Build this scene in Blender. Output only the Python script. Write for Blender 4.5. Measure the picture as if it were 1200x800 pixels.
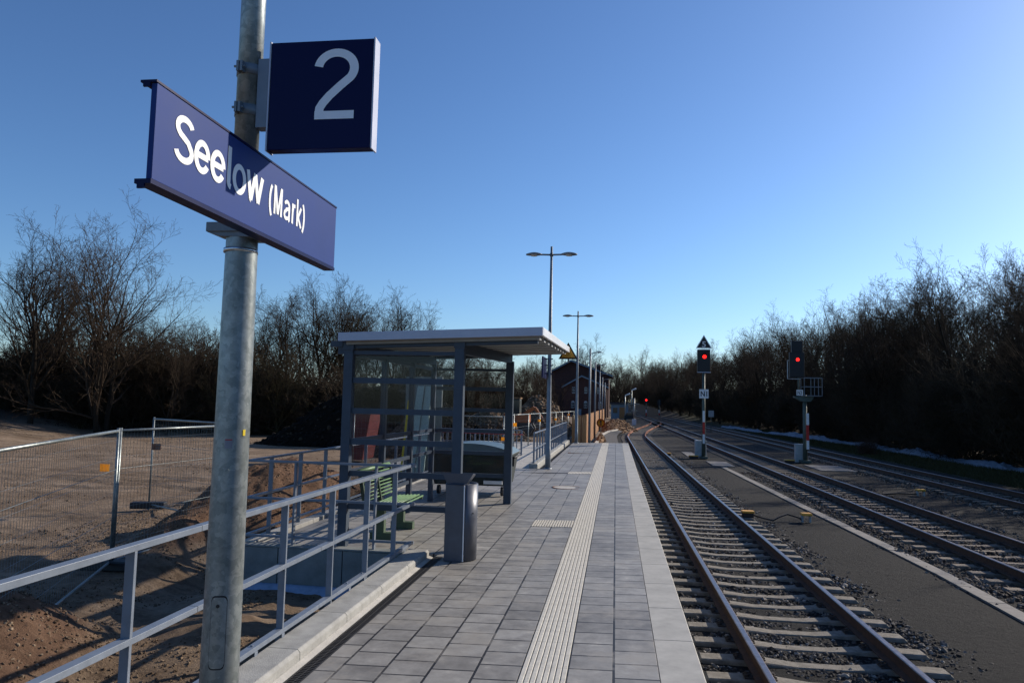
import bpy, math, random
import numpy as np
from mathutils import Matrix, Vector
for o in list(bpy.data.objects): bpy.data.objects.remove(o)
S = bpy.context.scene
COL = S.collection
R = math.radians
# ------------------------------------------------------------------ camera
F, PITCH, ROLL, YAW, EYE = 874.5, .0822, .0225, .1395, 1.935
fw = Vector((-math.sin(YAW)*math.cos(PITCH), math.cos(YAW)*math.cos(PITCH), math.sin(PITCH)))
rt = fw.cross(Vector((0, 0, 1))).normalized(); up = rt.cross(fw)
r2 = rt*math.cos(ROLL)+up*math.sin(ROLL); u2 = -rt*math.sin(ROLL)+up*math.cos(ROLL)
cd = bpy.data.cameras.new('camera'); cam = bpy.data.objects.new('camera', cd); COL.objects.link(cam)
cd.sensor_width = 36; cd.lens = F/1200*36; cd.clip_start = .05; cd.clip_end = 3000
cam.matrix_world = Matrix(((r2.x, u2.x, -fw.x, 0), (r2.y, u2.y, -fw.y, 0), (r2.z, u2.z, -fw.z, EYE), (0, 0, 0, 1)))
S.camera = cam
# ------------------------------------------------------------------ light
SUN_AZ, SUN_EL = 49.0, 26.5          # degrees clockwise from +Y, above the horizon
w = bpy.data.worlds.new('World'); S.world = w; w.use_nodes = True
nt = w.node_tree; bg = nt.nodes['Background']; sk = nt.nodes.new('ShaderNodeTexSky')
sk.sky_type = 'NISHITA'; sk.sun_disc = False; sk.sun_elevation = R(SUN_EL); sk.sun_rotation = R(SUN_AZ)
sk.air_density = 1.0; sk.dust_density = .5; sk.ozone_density = 6; sk.altitude = 0
hs_ = nt.nodes.new('ShaderNodeHueSaturation'); hs_.inputs['Saturation'].default_value = 1.0; hs_.inputs['Hue'].default_value = .5; hs_.inputs['Value'].default_value = .11
gm = nt.nodes.new('ShaderNodeGamma'); gm.inputs[1].default_value = 1.17
nt.links.new(sk.outputs[0], hs_.inputs['Color']); nt.links.new(hs_.outputs[0], gm.inputs[0]); nt.links.new(gm.outputs[0], bg.inputs[0]); bg.inputs[1].default_value = 1.28
sl = bpy.data.lights.new('sun', 'SUN'); so = bpy.data.objects.new('sun', sl); COL.objects.link(so)
sl.energy = 5.0; sl.angle = R(.53); sl.color = (1, .9, .77)
sd = Vector((math.sin(R(SUN_AZ))*math.cos(R(SUN_EL)), math.cos(R(SUN_AZ))*math.cos(R(SUN_EL)), math.sin(R(SUN_EL))))
so.rotation_euler = sd.to_track_quat('Z', 'Y').to_euler()
S.view_settings.view_transform = 'Standard'; S.view_settings.look = 'None'
S.view_settings.gamma = 1; S.view_settings.use_curve_mapping = False
S.view_settings.exposure = .12
S.render.engine = 'CYCLES'
S.cycles.max_bounces = 6; S.cycles.transparent_max_bounces = 16; S.cycles.use_denoising = True

# ------------------------------------------------------------------ materials
def nodes(name):
    m = bpy.data.materials.new(name); m.use_nodes = True
    t = m.node_tree; b = t.nodes['Principled BSDF']
    return m, t, b
def N(t, typ, **k):
    n = t.nodes.new(typ)
    for a, v in k.items():
        if a.startswith('i_'):
            key = a[2:].replace('_', ' ')
            n.inputs[int(key) if key.isdigit() else key].default_value = v
        else: setattr(n, a, v)
    return n
def c4(c): return (c[0], c[1], c[2], 1)
def ramp(t, fac, stops):
    r = t.nodes.new('ShaderNodeValToRGB'); e = r.color_ramp.elements
    while len(e) < len(stops): e.new(.5)
    for i, (p, c) in enumerate(stops): e[i].position = p; e[i].color = c4(c)
    t.links.new(fac, r.inputs[0]); return r
def M(name, col, rough=.6, metal=0, var=.25, scale=6, bump=0, bscale=40, col2=None, spec=.5, coat=0, emit=0):
    m, t, b = nodes(name); L = t.links.new
    tc = N(t, 'ShaderNodeTexCoord'); n = N(t, 'ShaderNodeTexNoise', i_Scale=scale, i_Detail=6, i_Roughness=.65)
    L(tc.outputs['Object'], n.inputs['Vector'])
    d = col2 or tuple(x*(1-var) for x in col); h = tuple(min(1, x*(1+var*.6)) for x in col) if not col2 else col
    r = ramp(t, n.outputs[0], [(.33, d), (.67, h)]); L(r.outputs[0], b.inputs['Base Color'])
    b.inputs['Roughness'].default_value = rough; b.inputs['Metallic'].default_value = metal
    b.inputs['Specular IOR Level'].default_value = spec
    if rough > .25:
        mr = N(t, 'ShaderNodeMapRange', i_3=max(.05, rough-.1), i_4=min(1, rough+.12)); L(n.outputs[0], mr.inputs[0]); L(mr.outputs[0], b.inputs['Roughness'])
    if coat: b.inputs['Coat Weight'].default_value = coat
    if emit: b.inputs['Emission Color'].default_value = c4(col); b.inputs['Emission Strength'].default_value = emit
    if bump:
        n2 = N(t, 'ShaderNodeTexNoise', i_Scale=bscale, i_Detail=5); L(tc.outputs['Object'], n2.inputs['Vector'])
        bp = N(t, 'ShaderNodeBump', i_Strength=bump, i_Distance=.02); L(n2.outputs[0], bp.inputs['Height']); L(bp.outputs[0], b.inputs['Normal'])
    return m
MT = {}
def galv():
    m, t, b = nodes('galvanised_steel'); L = t.links.new
    tc = N(t, 'ShaderNodeTexCoord'); v = N(t, 'ShaderNodeTexVoronoi', i_Scale=38); n = N(t, 'ShaderNodeTexNoise', i_Scale=16, i_Detail=7, i_Roughness=.7)
    n3 = N(t, 'ShaderNodeTexNoise', i_Scale=2.2, i_Detail=4)
    nz = N(t, 'ShaderNodeTexNoise', i_Scale=20, i_Detail=3); mxv = N(t, 'ShaderNodeMixRGB', blend_type='ADD', i_0=.08)
    L(tc.outputs['Object'], nz.inputs['Vector']); L(tc.outputs['Object'], mxv.inputs[1]); L(nz.outputs['Color'], mxv.inputs[2]); L(mxv.outputs[0], v.inputs['Vector'])
    L(tc.outputs['Object'], n.inputs['Vector']); L(tc.outputs['Object'], n3.inputs['Vector'])
    r1 = ramp(t, v.outputs['Color'], [(.2, (.225, .26, .27)), (.8, (.33, .365, .37))])
    r2_ = ramp(t, n.outputs[0], [(.34, (.68, .69, .68)), (.6, (1, 1, 1))])
    mx = N(t, 'ShaderNodeMixRGB', blend_type='MULTIPLY', i_0=.85); L(r1.outputs[0], mx.inputs[1]); L(r2_.outputs[0], mx.inputs[2])
    r3 = ramp(t, n3.outputs[0], [(.35, (.72, .7, .66)), (.65, (1, 1, 1))])
    mx2 = N(t, 'ShaderNodeMixRGB', blend_type='MULTIPLY', i_0=1); L(mx.outputs[0], mx2.inputs[1]); L(r3.outputs[0], mx2.inputs[2])
    L(mx2.outputs[0], b.inputs['Base Color']); b.inputs['Metallic'].default_value = .55; b.inputs['Roughness'].default_value = .42
    bp = N(t, 'ShaderNodeBump', i_Strength=.12, i_Distance=.002); L(n.outputs[0], bp.inputs['Height']); L(bp.outputs[0], b.inputs['Normal'])
    return m
MT['galv'] = galv()
MT['lampsteel'] = M('lamp_post_steel', (.17, .2, .23), .5, .2, .25, 5, .05)
MT['railpaint'] = M('railing_grey_blue_paint', (.165, .195, .24), .42, .1, .14, 9, .03, 60)
MT['shelter'] = M('shelter_blue_grey_paint', (.05, .068, .095), .5, 0, .15, 5, .02, spec=.3)
MT['fascia'] = M('roof_white_shaded', (.42, .45, .55), .35, 0, .08, 3)  # white fascia; grey-blue of its shaded front put into the colour
MT['fascialight'] = M('roof_white_sunlit', (.75, .76, .78), .35, .1, .08, 4)  # same white fascia; brightness of its sunny side put into the colour
MT['roofsheet'] = M('corrugated_roof_underside', (.3, .3, .29), .5, .1, .15, 6)
MT['signblue'] = M('sign_blue_enamel', (.017, .045, .19), .55, 0, .08, 3, .01, spec=.12)
MT['signdark'] = M('sign_navy_enamel', (.004, .006, .05), .35, 0, .05, 3, spec=.12)
MT['signwhite'] = M('sign_white_lettering', (.78, .8, .8), .45, 0, .04, 8)
MT['black'] = M('black_plastic', (.012, .012, .014), .55, 0, .3, 8)
MT['binpaint'] = M('litter_bin_grey_paint', (.075, .085, .11), .38, .15, .15, 7, .02, 90)
MT['concrete'] = M('light_concrete', (.44, .42, .38), .85, 0, .2, 5, .35, 90)
MT['kerb'] = M('grey_concrete_kerb', (.34, .335, .31), .8, 0, .22, 7, .3, 110)
MT['wallconc'] = M('dark_precast_concrete', (.2, .215, .21), .85, 0, .3, 3, .3, 60)
MT['sleeper'] = M('sleeper_concrete', (.29, .265, .225), .9, 0, .35, 9, .5, 80, col2=(.15, .13, .105), spec=.25)
MT['oldsleeper'] = M('weathered_sleeper', (.17, .135, .105), .9, 0, .4, 7, .5, 60)
MT['railrust'] = M('rusty_rail_side', (.095, .048, .028), .85, .1, .4, 12, .3, 80)
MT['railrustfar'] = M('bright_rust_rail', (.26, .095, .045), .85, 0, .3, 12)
MT['railtop'] = M('worn_rail_head', (.28, .25, .26), .33, .8, .3, 14, .05, col2=(.17, .12, .1))
MT['clip'] = M('dark_fastening', (.05, .04, .035), .8, .2, .3, 20)
MT['iron'] = M('rusty_iron', (.19, .09, .055), .8, .2, .4, 25, .2)
MT['grate'] = M('black_cast_iron', (.035, .034, .034), .6, .3, .3, 30)
MT['tactile'] = M('tactile_light_concrete', (.55, .52, .45), .8, 0, .14, 14, .25, 130)
MT['tacgroove'] = M('tactile_dark_groove', (.24, .22, .19), .9, 0, .3, 14)  # grooves coloured darker than the ribs
MT['yellow'] = M('yellow_orange_paint', (.72, .36, .04), .5, 0, .2, 12)
MT['sticker'] = M('yellow_sticker', (.85, .62, .02), .5, 0, .1, 60)
MT['stickred'] = M('red_print', (.35, .03, .04), .5)
MT['stickpale'] = M('pale_label_print', (.2, .21, .25), .6)
MT['red'] = M('red_paint', (.5, .02, .015), .5)
MT['white'] = M('white_paint', (.75, .75, .74), .5, 0, .15, 10)
MT['cabinet'] = M('grey_cabinet', (.33, .36, .37), .55)
MT['mast'] = M('signal_mast_green_grey', (.075, .1, .085), .6, .2, .3)
MT['redlamp'] = M('lit_red_signal_lens', (1, .012, .008), .4, emit=3.2)
MT['dim'] = M('dark_signal_lens', (.03, .02, .015), .2)
MT['green'] = M('green_bench_wire', (.17, .3, .13), .45, 0, .12, 9)
MT['darkgreen'] = M('dark_green_plastic', (.016, .026, .024), .5, 0, .2, 5)
MT['lidgrey'] = M('grey_green_container_lid', (.14, .2, .22), .38, 0, .15, 4)
MT['board'] = M('pale_green_board', (.5, .62, .52), .6, 0, .1, 4)
MT['bluetarp'] = M('blue_white_foil', (.25, .33, .46), .5, 0, .25, 5, .6, 9)
MT['geotex'] = M('white_geotextile', (.17, .205, .25), .7, 0, .35, 2.5, .8, 7)
MT['brick'] = M('dark_red_brick', (.06, .022, .018), .85, 0, .35, 2, .3, 20)
MT['rooftile'] = M('dark_roof_felt', (.035, .037, .045), .8, 0, .25, 1)
MT['frameblue'] = M('pale_blue_painted_trim', (.16, .22, .27), .6)
MT['pane'] = M('dark_window_pane', (.02, .025, .03), .12, 0, .1)
MT['lensglass'] = M('lamp_diffuser', (.45, .45, .43), .25, 0, .1)
MT['cable'] = M('black_rubber_cable', (.015, .015, .016), .6)
MT['tape'] = M('red_barrier_tape', (.5, .05, .05), .6)
MT['stone'] = M('pale_rock', (.36, .32, .27), .9, 0, .3, 10, .6, 30)

def wood():
    m, t, b = nodes('orange_fence_boards'); L = t.links.new
    g = N(t, 'ShaderNodeNewGeometry'); tc = N(t, 'ShaderNodeTexCoord'); mp = N(t, 'ShaderNodeMapping', i_Scale=(8, 8, .6)); n = N(t, 'ShaderNodeTexNoise', i_Scale=4, i_Detail=5)
    L(tc.outputs['Object'], mp.inputs[0]); L(mp.outputs[0], n.inputs['Vector'])
    r = ramp(t, g.outputs['Random Per Island'], [(0, (.2, .085, .03)), (.5, (.36, .17, .06)), (1, (.5, .27, .11))])
    r2_ = ramp(t, n.outputs[0], [(.3, (.65, .6, .55)), (.7, (1, 1, 1))]); mx = N(t, 'ShaderNodeMixRGB', blend_type='MULTIPLY', i_0=1)
    L(r.outputs[0], mx.inputs[1]); L(r2_.outputs[0], mx.inputs[2]); L(mx.outputs[0], b.inputs['Base Color']); b.inputs['Roughness'].default_value = .75
    return m
MT['wood'] = wood()
def stones_mat(name, stops):
    m, t, b = nodes(name); L = t.links.new
    g = N(t, 'ShaderNodeNewGeometry'); r = ramp(t, g.outputs['Random Per Island'], stops)
    tc = N(t, 'ShaderNodeTexCoord'); n = N(t, 'ShaderNodeTexNoise', i_Scale=60, i_Detail=4); L(tc.outputs['Object'], n.inputs['Vector'])
    r2_ = ramp(t, n.outputs[0], [(.3, (.6, .6, .6)), (.7, (1.15, 1.15, 1.15))]); mx = N(t, 'ShaderNodeMixRGB', blend_type='MULTIPLY', i_0=1)
    L(r.outputs[0], mx.inputs[1]); L(r2_.outputs[0], mx.inputs[2]); L(mx.outputs[0], b.inputs['Base Color']); b.inputs['Roughness'].default_value = .9; b.inputs['Specular IOR Level'].default_value = .15
    return m
MT['ballast'] = stones_mat('ballast_stone', [(0, (.018, .017, .017)), (.5, (.06, .056, .053)), (.82, (.17, .155, .14)), (1, (.42, .385, .34))])
MT['ballast2'] = stones_mat('brown_ballast_stone', [(0, (.04, .032, .028)), (.6, (.10, .082, .068)), (1, (.26, .22, .185))])
MT['clods'] = stones_mat('soil_clods', [(0, (.09, .06, .038)), (.6, (.2, .14, .09)), (1, (.3, .225, .155))])
MT['sandclods'] = stones_mat('sandy_clods', [(0, (.16, .095, .05)), (.6, (.3, .19, .11)), (1, (.42, .29, .18))])
def glass():
    m, t, b = nodes('dusty_shelter_glass'); L = t.links.new
    out = t.nodes['Material Output']; tc = N(t, 'ShaderNodeTexCoord'); n = N(t, 'ShaderNodeTexNoise', i_Scale=1.2, i_Detail=2, i_Roughness=.5)
    v = N(t, 'ShaderNodeTexNoise', i_Scale=55, i_Detail=2); L(tc.outputs['Object'], v.inputs['Vector'])
    L(tc.outputs['Object'], n.inputs['Vector'])
    tr = N(t, 'ShaderNodeBsdfTransparent'); tr.inputs[0].default_value = (.85, .86, .88, 1)
    gl = N(t, 'ShaderNodeBsdfGlossy'); gl.inputs['Roughness'].default_value = .02
    df = N(t, 'ShaderNodeBsdfDiffuse'); df.inputs[0].default_value = (.22, .24, .26, 1)
    lw = N(t, 'ShaderNodeLayerWeight', i_Blend=.5); fr = N(t, 'ShaderNodeMapRange', i_1=.55, i_2=1.0, i_3=.012, i_4=.16); L(lw.outputs['Facing'], fr.inputs[0]); m1 = N(t, 'ShaderNodeMixShader'); m2 = N(t, 'ShaderNodeMixShader')
    r = ramp(t, n.outputs[0], [(.35, (.01, .01, .01)), (.75, (.035, .035, .035))]); 
    ad = r
    L(fr.outputs[0], m1.inputs[0]); L(tr.outputs[0], m1.inputs[1]); L(gl.outputs[0], m1.inputs[2])
    L(m1.outputs[0], out.inputs[0])
    return m
MT['glass'] = glass()
def bark(name, c1, c2):
    m, t, b = nodes(name); L = t.links.new
    g = N(t, 'ShaderNodeNewGeometry'); oi = N(t, 'ShaderNodeObjectInfo')
    mx = N(t, 'ShaderNodeMath', operation='ADD'); L(g.outputs['Random Per Island'], mx.inputs[0]); L(oi.outputs['Random'], mx.inputs[1])
    h = N(t, 'ShaderNodeMath', operation='MULTIPLY', i_1=.5); L(mx.outputs[0], h.inputs[0])
    r = ramp(t, h.outputs[0], [(.1, c1), (.9, c2)]); L(r.outputs[0], b.inputs['Base Color']); b.inputs['Roughness'].default_value = .95; b.inputs['Specular IOR Level'].default_value = .15
    return m
MT['bark'] = bark('dark_bark', (.018, .014, .010), (.045, .036, .027))
MT['twig'] = bark('brown_twigs', (.024, .017, .0115), (.062, .043, .029))
MT['barkolive'] = bark('olive_bark', (.028, .023, .012), (.075, .06, .03))
MT['brush'] = bark('dry_brush', (.04, .026, .02), (.10, .064, .046))
MT['brushdark'] = bark('dark_brush', (.026, .02, .013), (.068, .051, .034))
MT['grass'] = bark('short_grass', (.03, .032, .012), (.075, .065, .028))

def paving():
    m, t, b = nodes('grey_paving_slabs'); L = t.links.new
    tc = N(t, 'ShaderNodeTexCoord'); sx = N(t, 'ShaderNodeSeparateXYZ'); L(tc.outputs['Object'], sx.inputs[0])
    cb = N(t, 'ShaderNodeCombineXYZ'); L(sx.outputs['Y'], cb.inputs['X'])
    ax = N(t, 'ShaderNodeMath', operation='ADD', i_1=10.0+0.0); L(sx.outputs['X'], ax.inputs[0]); L(ax.outputs[0], cb.inputs['Y'])
    br = N(t, 'ShaderNodeTexBrick'); br.offset = .5; br.offset_frequency = 2; br.squash = 1
    br.inputs['Scale'].default_value = 1; br.inputs['Mortar Size'].default_value = .0105; br.inputs['Mortar Smooth'].default_value = .15; br.inputs['Bias'].default_value = 0
    br.inputs['Brick Width'].default_value = .30; br.inputs['Row Height'].default_value = .3335
    br.inputs['Color1'].default_value = (.235, .224, .208, 1); br.inputs['Color2'].default_value = (.335, .32, .296, 1); br.inputs['Mortar'].default_value = (.02, .019, .02, 1)
    L(cb.outputs[0], br.inputs['Vector'])
    n = N(t, 'ShaderNodeTexNoise', i_Scale=5, i_Detail=8, i_Roughness=.7); L(tc.outputs['Object'], n.inputs['Vector'])
    n2 = N(t, 'ShaderNodeTexNoise', i_Scale=.8, i_Detail=5); L(tc.outputs['Object'], n2.inputs['Vector'])
    n3 = N(t, 'ShaderNodeTexNoise', i_Scale=160, i_Detail=3); L(tc.outputs['Object'], n3.inputs['Vector'])
    r1 = ramp(t, n.outputs[0], [(.3, (.6, .59, .58)), (.6, (1.05, 1.05, 1.04)), (.72, (1.5, 1.47, 1.4))]); r2_ = ramp(t, n2.outputs[0], [(.35, (.85, .84, .82)), (.65, (1.1, 1.1, 1.08))])
    a = N(t, 'ShaderNodeMixRGB', blend_type='MULTIPLY', i_0=1); L(br.outputs[0], a.inputs[1]); L(r1.outputs[0], a.inputs[2])
    c = N(t, 'ShaderNodeMixRGB', blend_type='MULTIPLY', i_0=1); L(a.outputs[0], c.inputs[1]); L(r2_.outputs[0], c.inputs[2]); L(c.outputs[0], b.inputs['Base Color'])
    vo = N(t, 'ShaderNodeTexVoronoi', i_Scale=2.6); L(tc.outputs['Object'], vo.inputs['Vector'])
    sp = ramp(t, vo.outputs['Distance'], [(0, (.25, .22, .2)), (.035, (1, 1, 1))]); d = N(t, 'ShaderNodeMixRGB', blend_type='MULTIPLY', i_0=1)
    L(c.outputs[0], d.inputs[1]); L(sp.outputs[0], d.inputs[2])
    ns = N(t, 'ShaderNodeTexNoise', i_Scale=1.3, i_Detail=9, i_Roughness=.72); L(tc.outputs['Object'], ns.inputs['Vector'])
    sr = ramp(t, ns.outputs[0], [(.5, (0, 0, 0)), (.62, (.6, .6, .6))]); sm = N(t, 'ShaderNodeMixRGB'); sm.inputs[2].default_value = (.34, .31, .26, 1)
    L(sr.outputs[0], sm.inputs[0]); L(d.outputs[0], sm.inputs[1]); L(sm.outputs[0], b.inputs['Base Color'])
    b.inputs['Roughness'].default_value = .55; b.inputs['Specular IOR Level'].default_value = .45
    hs = N(t, 'ShaderNodeMath', operation='MULTIPLY_ADD', i_1=-1.0, i_2=1); L(br.outputs['Fac'], hs.inputs[0])
    hh = N(t, 'ShaderNodeMath', operation='MULTIPLY_ADD', i_1=.12); L(n3.outputs[0], hh.inputs[0]); L(hs.outputs[0], hh.inputs[2])
    bp = N(t, 'ShaderNodeBump', i_Strength=.7, i_Distance=.005); L(hh.outputs[0], bp.inputs['Height']); L(bp.outputs[0], b.inputs['Normal'])
    return m
MT['paving'] = paving()
def edge():
    m, t, b = nodes('platform_edge_slab'); L = t.links.new
    tc = N(t, 'ShaderNodeTexCoord'); n = N(t, 'ShaderNodeTexNoise', i_Scale=4, i_Detail=7, i_Roughness=.7); L(tc.outputs['Object'], n.inputs['Vector'])
    n.inputs['Scale'].default_value = 3
    mp = N(t, 'ShaderNodeMapping', i_Rotation=(0, 0, .785)); L(tc.outputs['Object'], mp.inputs[0])
    ck = N(t, 'ShaderNodeTexVoronoi', i_Scale=62); ck.inputs['Randomness'].default_value = 0.0; L(mp.outputs[0], ck.inputs['Vector'])
    r = ramp(t, n.outputs[0], [(.3, (.31, .30, .27)), (.55, (.41, .395, .355)), (.75, (.48, .46, .41))]); L(r.outputs[0], b.inputs['Base Color']); b.inputs['Roughness'].default_value = .75
    bp = N(t, 'ShaderNodeBump', i_Strength=.5, i_Distance=.004, invert=True); L(ck.outputs[0], bp.inputs['Height']); L(bp.outputs[0], b.inputs['Normal'])
    return m
MT['edge'] = edge()
def ground_mat():
    m, t, b = nodes('ground'); L = t.links.new
    tc = N(t, 'ShaderNodeTexCoord'); sx = N(t, 'ShaderNodeSeparateXYZ'); L(tc.outputs['Object'], sx.inputs[0])
    n = N(t, 'ShaderNodeTexNoise', i_Scale=.55, i_Detail=10, i_Roughness=.7); nf = N(t, 'ShaderNodeTexNoise', i_Scale=7, i_Detail=10, i_Roughness=.75); ng = N(t, 'ShaderNodeTexNoise', i_Scale=45, i_Detail=6, i_Roughness=.8)
    for q in (n, nf, ng): L(tc.outputs['Object'], q.inputs['Vector'])
    dirt = ramp(t, n.outputs[0], [(.3, (.15, .102, .064)), (.5, (.245, .178, .12)), (.7, (.34, .262, .19))])
    mpd = N(t, 'ShaderNodeMapping', i_Scale=(.35, 2.2, 1), i_Rotation=(0, 0, .12)); nd_ = N(t, 'ShaderNodeTexNoise', i_Scale=.9, i_Detail=9, i_Roughness=.7); L(tc.outputs['Object'], mpd.inputs[0]); L(mpd.outputs[0], nd_.inputs['Vector'])
    avg = N(t, 'ShaderNodeMath', operation='ADD'); L(nf.outputs[0], avg.inputs[0]); L(nd_.outputs[0], avg.inputs[1]); av2 = N(t, 'ShaderNodeMath', operation='MULTIPLY', i_1=.5); L(avg.outputs[0], av2.inputs[0])
    df = ramp(t, av2.outputs[0], [(.36, (.38, .35, .33)), (.5, (.9, .88, .86)), (.62, (1.25, 1.25, 1.25))]); d = N(t, 'ShaderNodeMixRGB', blend_type='MULTIPLY', i_0=1); L(dirt.outputs[0], d.inputs[1]); L(df.outputs[0], d.inputs[2])
    gr = ramp(t, ng.outputs[0], [(.32, (.009, .009, .0095)), (.62, (.026, .026, .027)), (.82, (.07, .069, .068))])
    gv = ramp(t, n.outputs[0], [(.3, (.75, .75, .75)), (.7, (1.15, 1.12, 1.08))]); g = N(t, 'ShaderNodeMixRGB', blend_type='MULTIPLY', i_0=1); L(gr.outputs[0], g.inputs[1]); L(gv.outputs[0], g.inputs[2])
    gs = ramp(t, nf.outputs[0], [(.35, (.035, .03, .018)), (.55, (.045, .045, .02)), (.7, (.07, .06, .03))])
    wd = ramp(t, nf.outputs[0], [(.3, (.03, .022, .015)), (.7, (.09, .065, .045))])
    def step(out, lo, hi):
        mr = N(t, 'ShaderNodeMapRange', i_1=lo, i_2=hi); mr.interpolation_type = 'SMOOTHSTEP'; L(out, mr.inputs[0]); return mr.outputs[0]
    wob = N(t, 'ShaderNodeMath', operation='MULTIPLY_ADD', i_1=1.6, i_2=-.8); L(nf.outputs[0], wob.inputs[0])
    xw = N(t, 'ShaderNodeMath', operation='ADD'); L(sx.outputs['X'], xw.inputs[0]); L(wob.outputs[0], xw.inputs[1])
    def mix(f, a, c):
        q = N(t, 'ShaderNodeMixRGB'); L(f, q.inputs[0]); L(a, q.inputs[1]); L(c, q.inputs[2]); return q.outputs[0]
    fs = ramp(t, nf.outputs[0], [(.3, (.085, .048, .03)), (.55, (.17, .10, .062)), (.75, (.25, .165, .11))])
    mz = step(sx.outputs['Z'], -.56, -.36); mxx = step(xw.outputs[0], -9.6, -8.6); mm = N(t, 'ShaderNodeMath', operation='MULTIPLY'); L(mz, mm.inputs[0]); L(mxx, mm.inputs[1])
    dd = mix(mm.outputs[0], d.outputs[0], fs.outputs[0])
    a = mix(step(sx.outputs['X'], -.6, -.4), dd, g.outputs[0])
    a = mix(step(xw.outputs[0], 14.6, 15.2), a, gs.outputs[0])
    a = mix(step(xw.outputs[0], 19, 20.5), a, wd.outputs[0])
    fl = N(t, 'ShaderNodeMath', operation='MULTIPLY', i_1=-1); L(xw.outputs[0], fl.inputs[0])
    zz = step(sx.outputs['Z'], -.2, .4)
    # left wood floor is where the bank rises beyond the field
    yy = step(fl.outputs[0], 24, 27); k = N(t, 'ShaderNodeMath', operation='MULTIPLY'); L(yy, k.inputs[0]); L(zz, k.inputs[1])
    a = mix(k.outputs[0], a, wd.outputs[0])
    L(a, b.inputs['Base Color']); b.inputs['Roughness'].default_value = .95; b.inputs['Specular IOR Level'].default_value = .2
    ad = N(t, 'ShaderNodeMath', operation='MULTIPLY_ADD', i_1=.5); L(ng.outputs[0], ad.inputs[0]); L(nf.outputs[0], ad.inputs[2])
    bp = N(t, 'ShaderNodeBump', i_Strength=.9, i_Distance=.06); L(ad.outputs[0], bp.inputs['Height']); L(bp.outputs[0], b.inputs['Normal'])
    return m
MT['ground'] = ground_mat()

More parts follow.
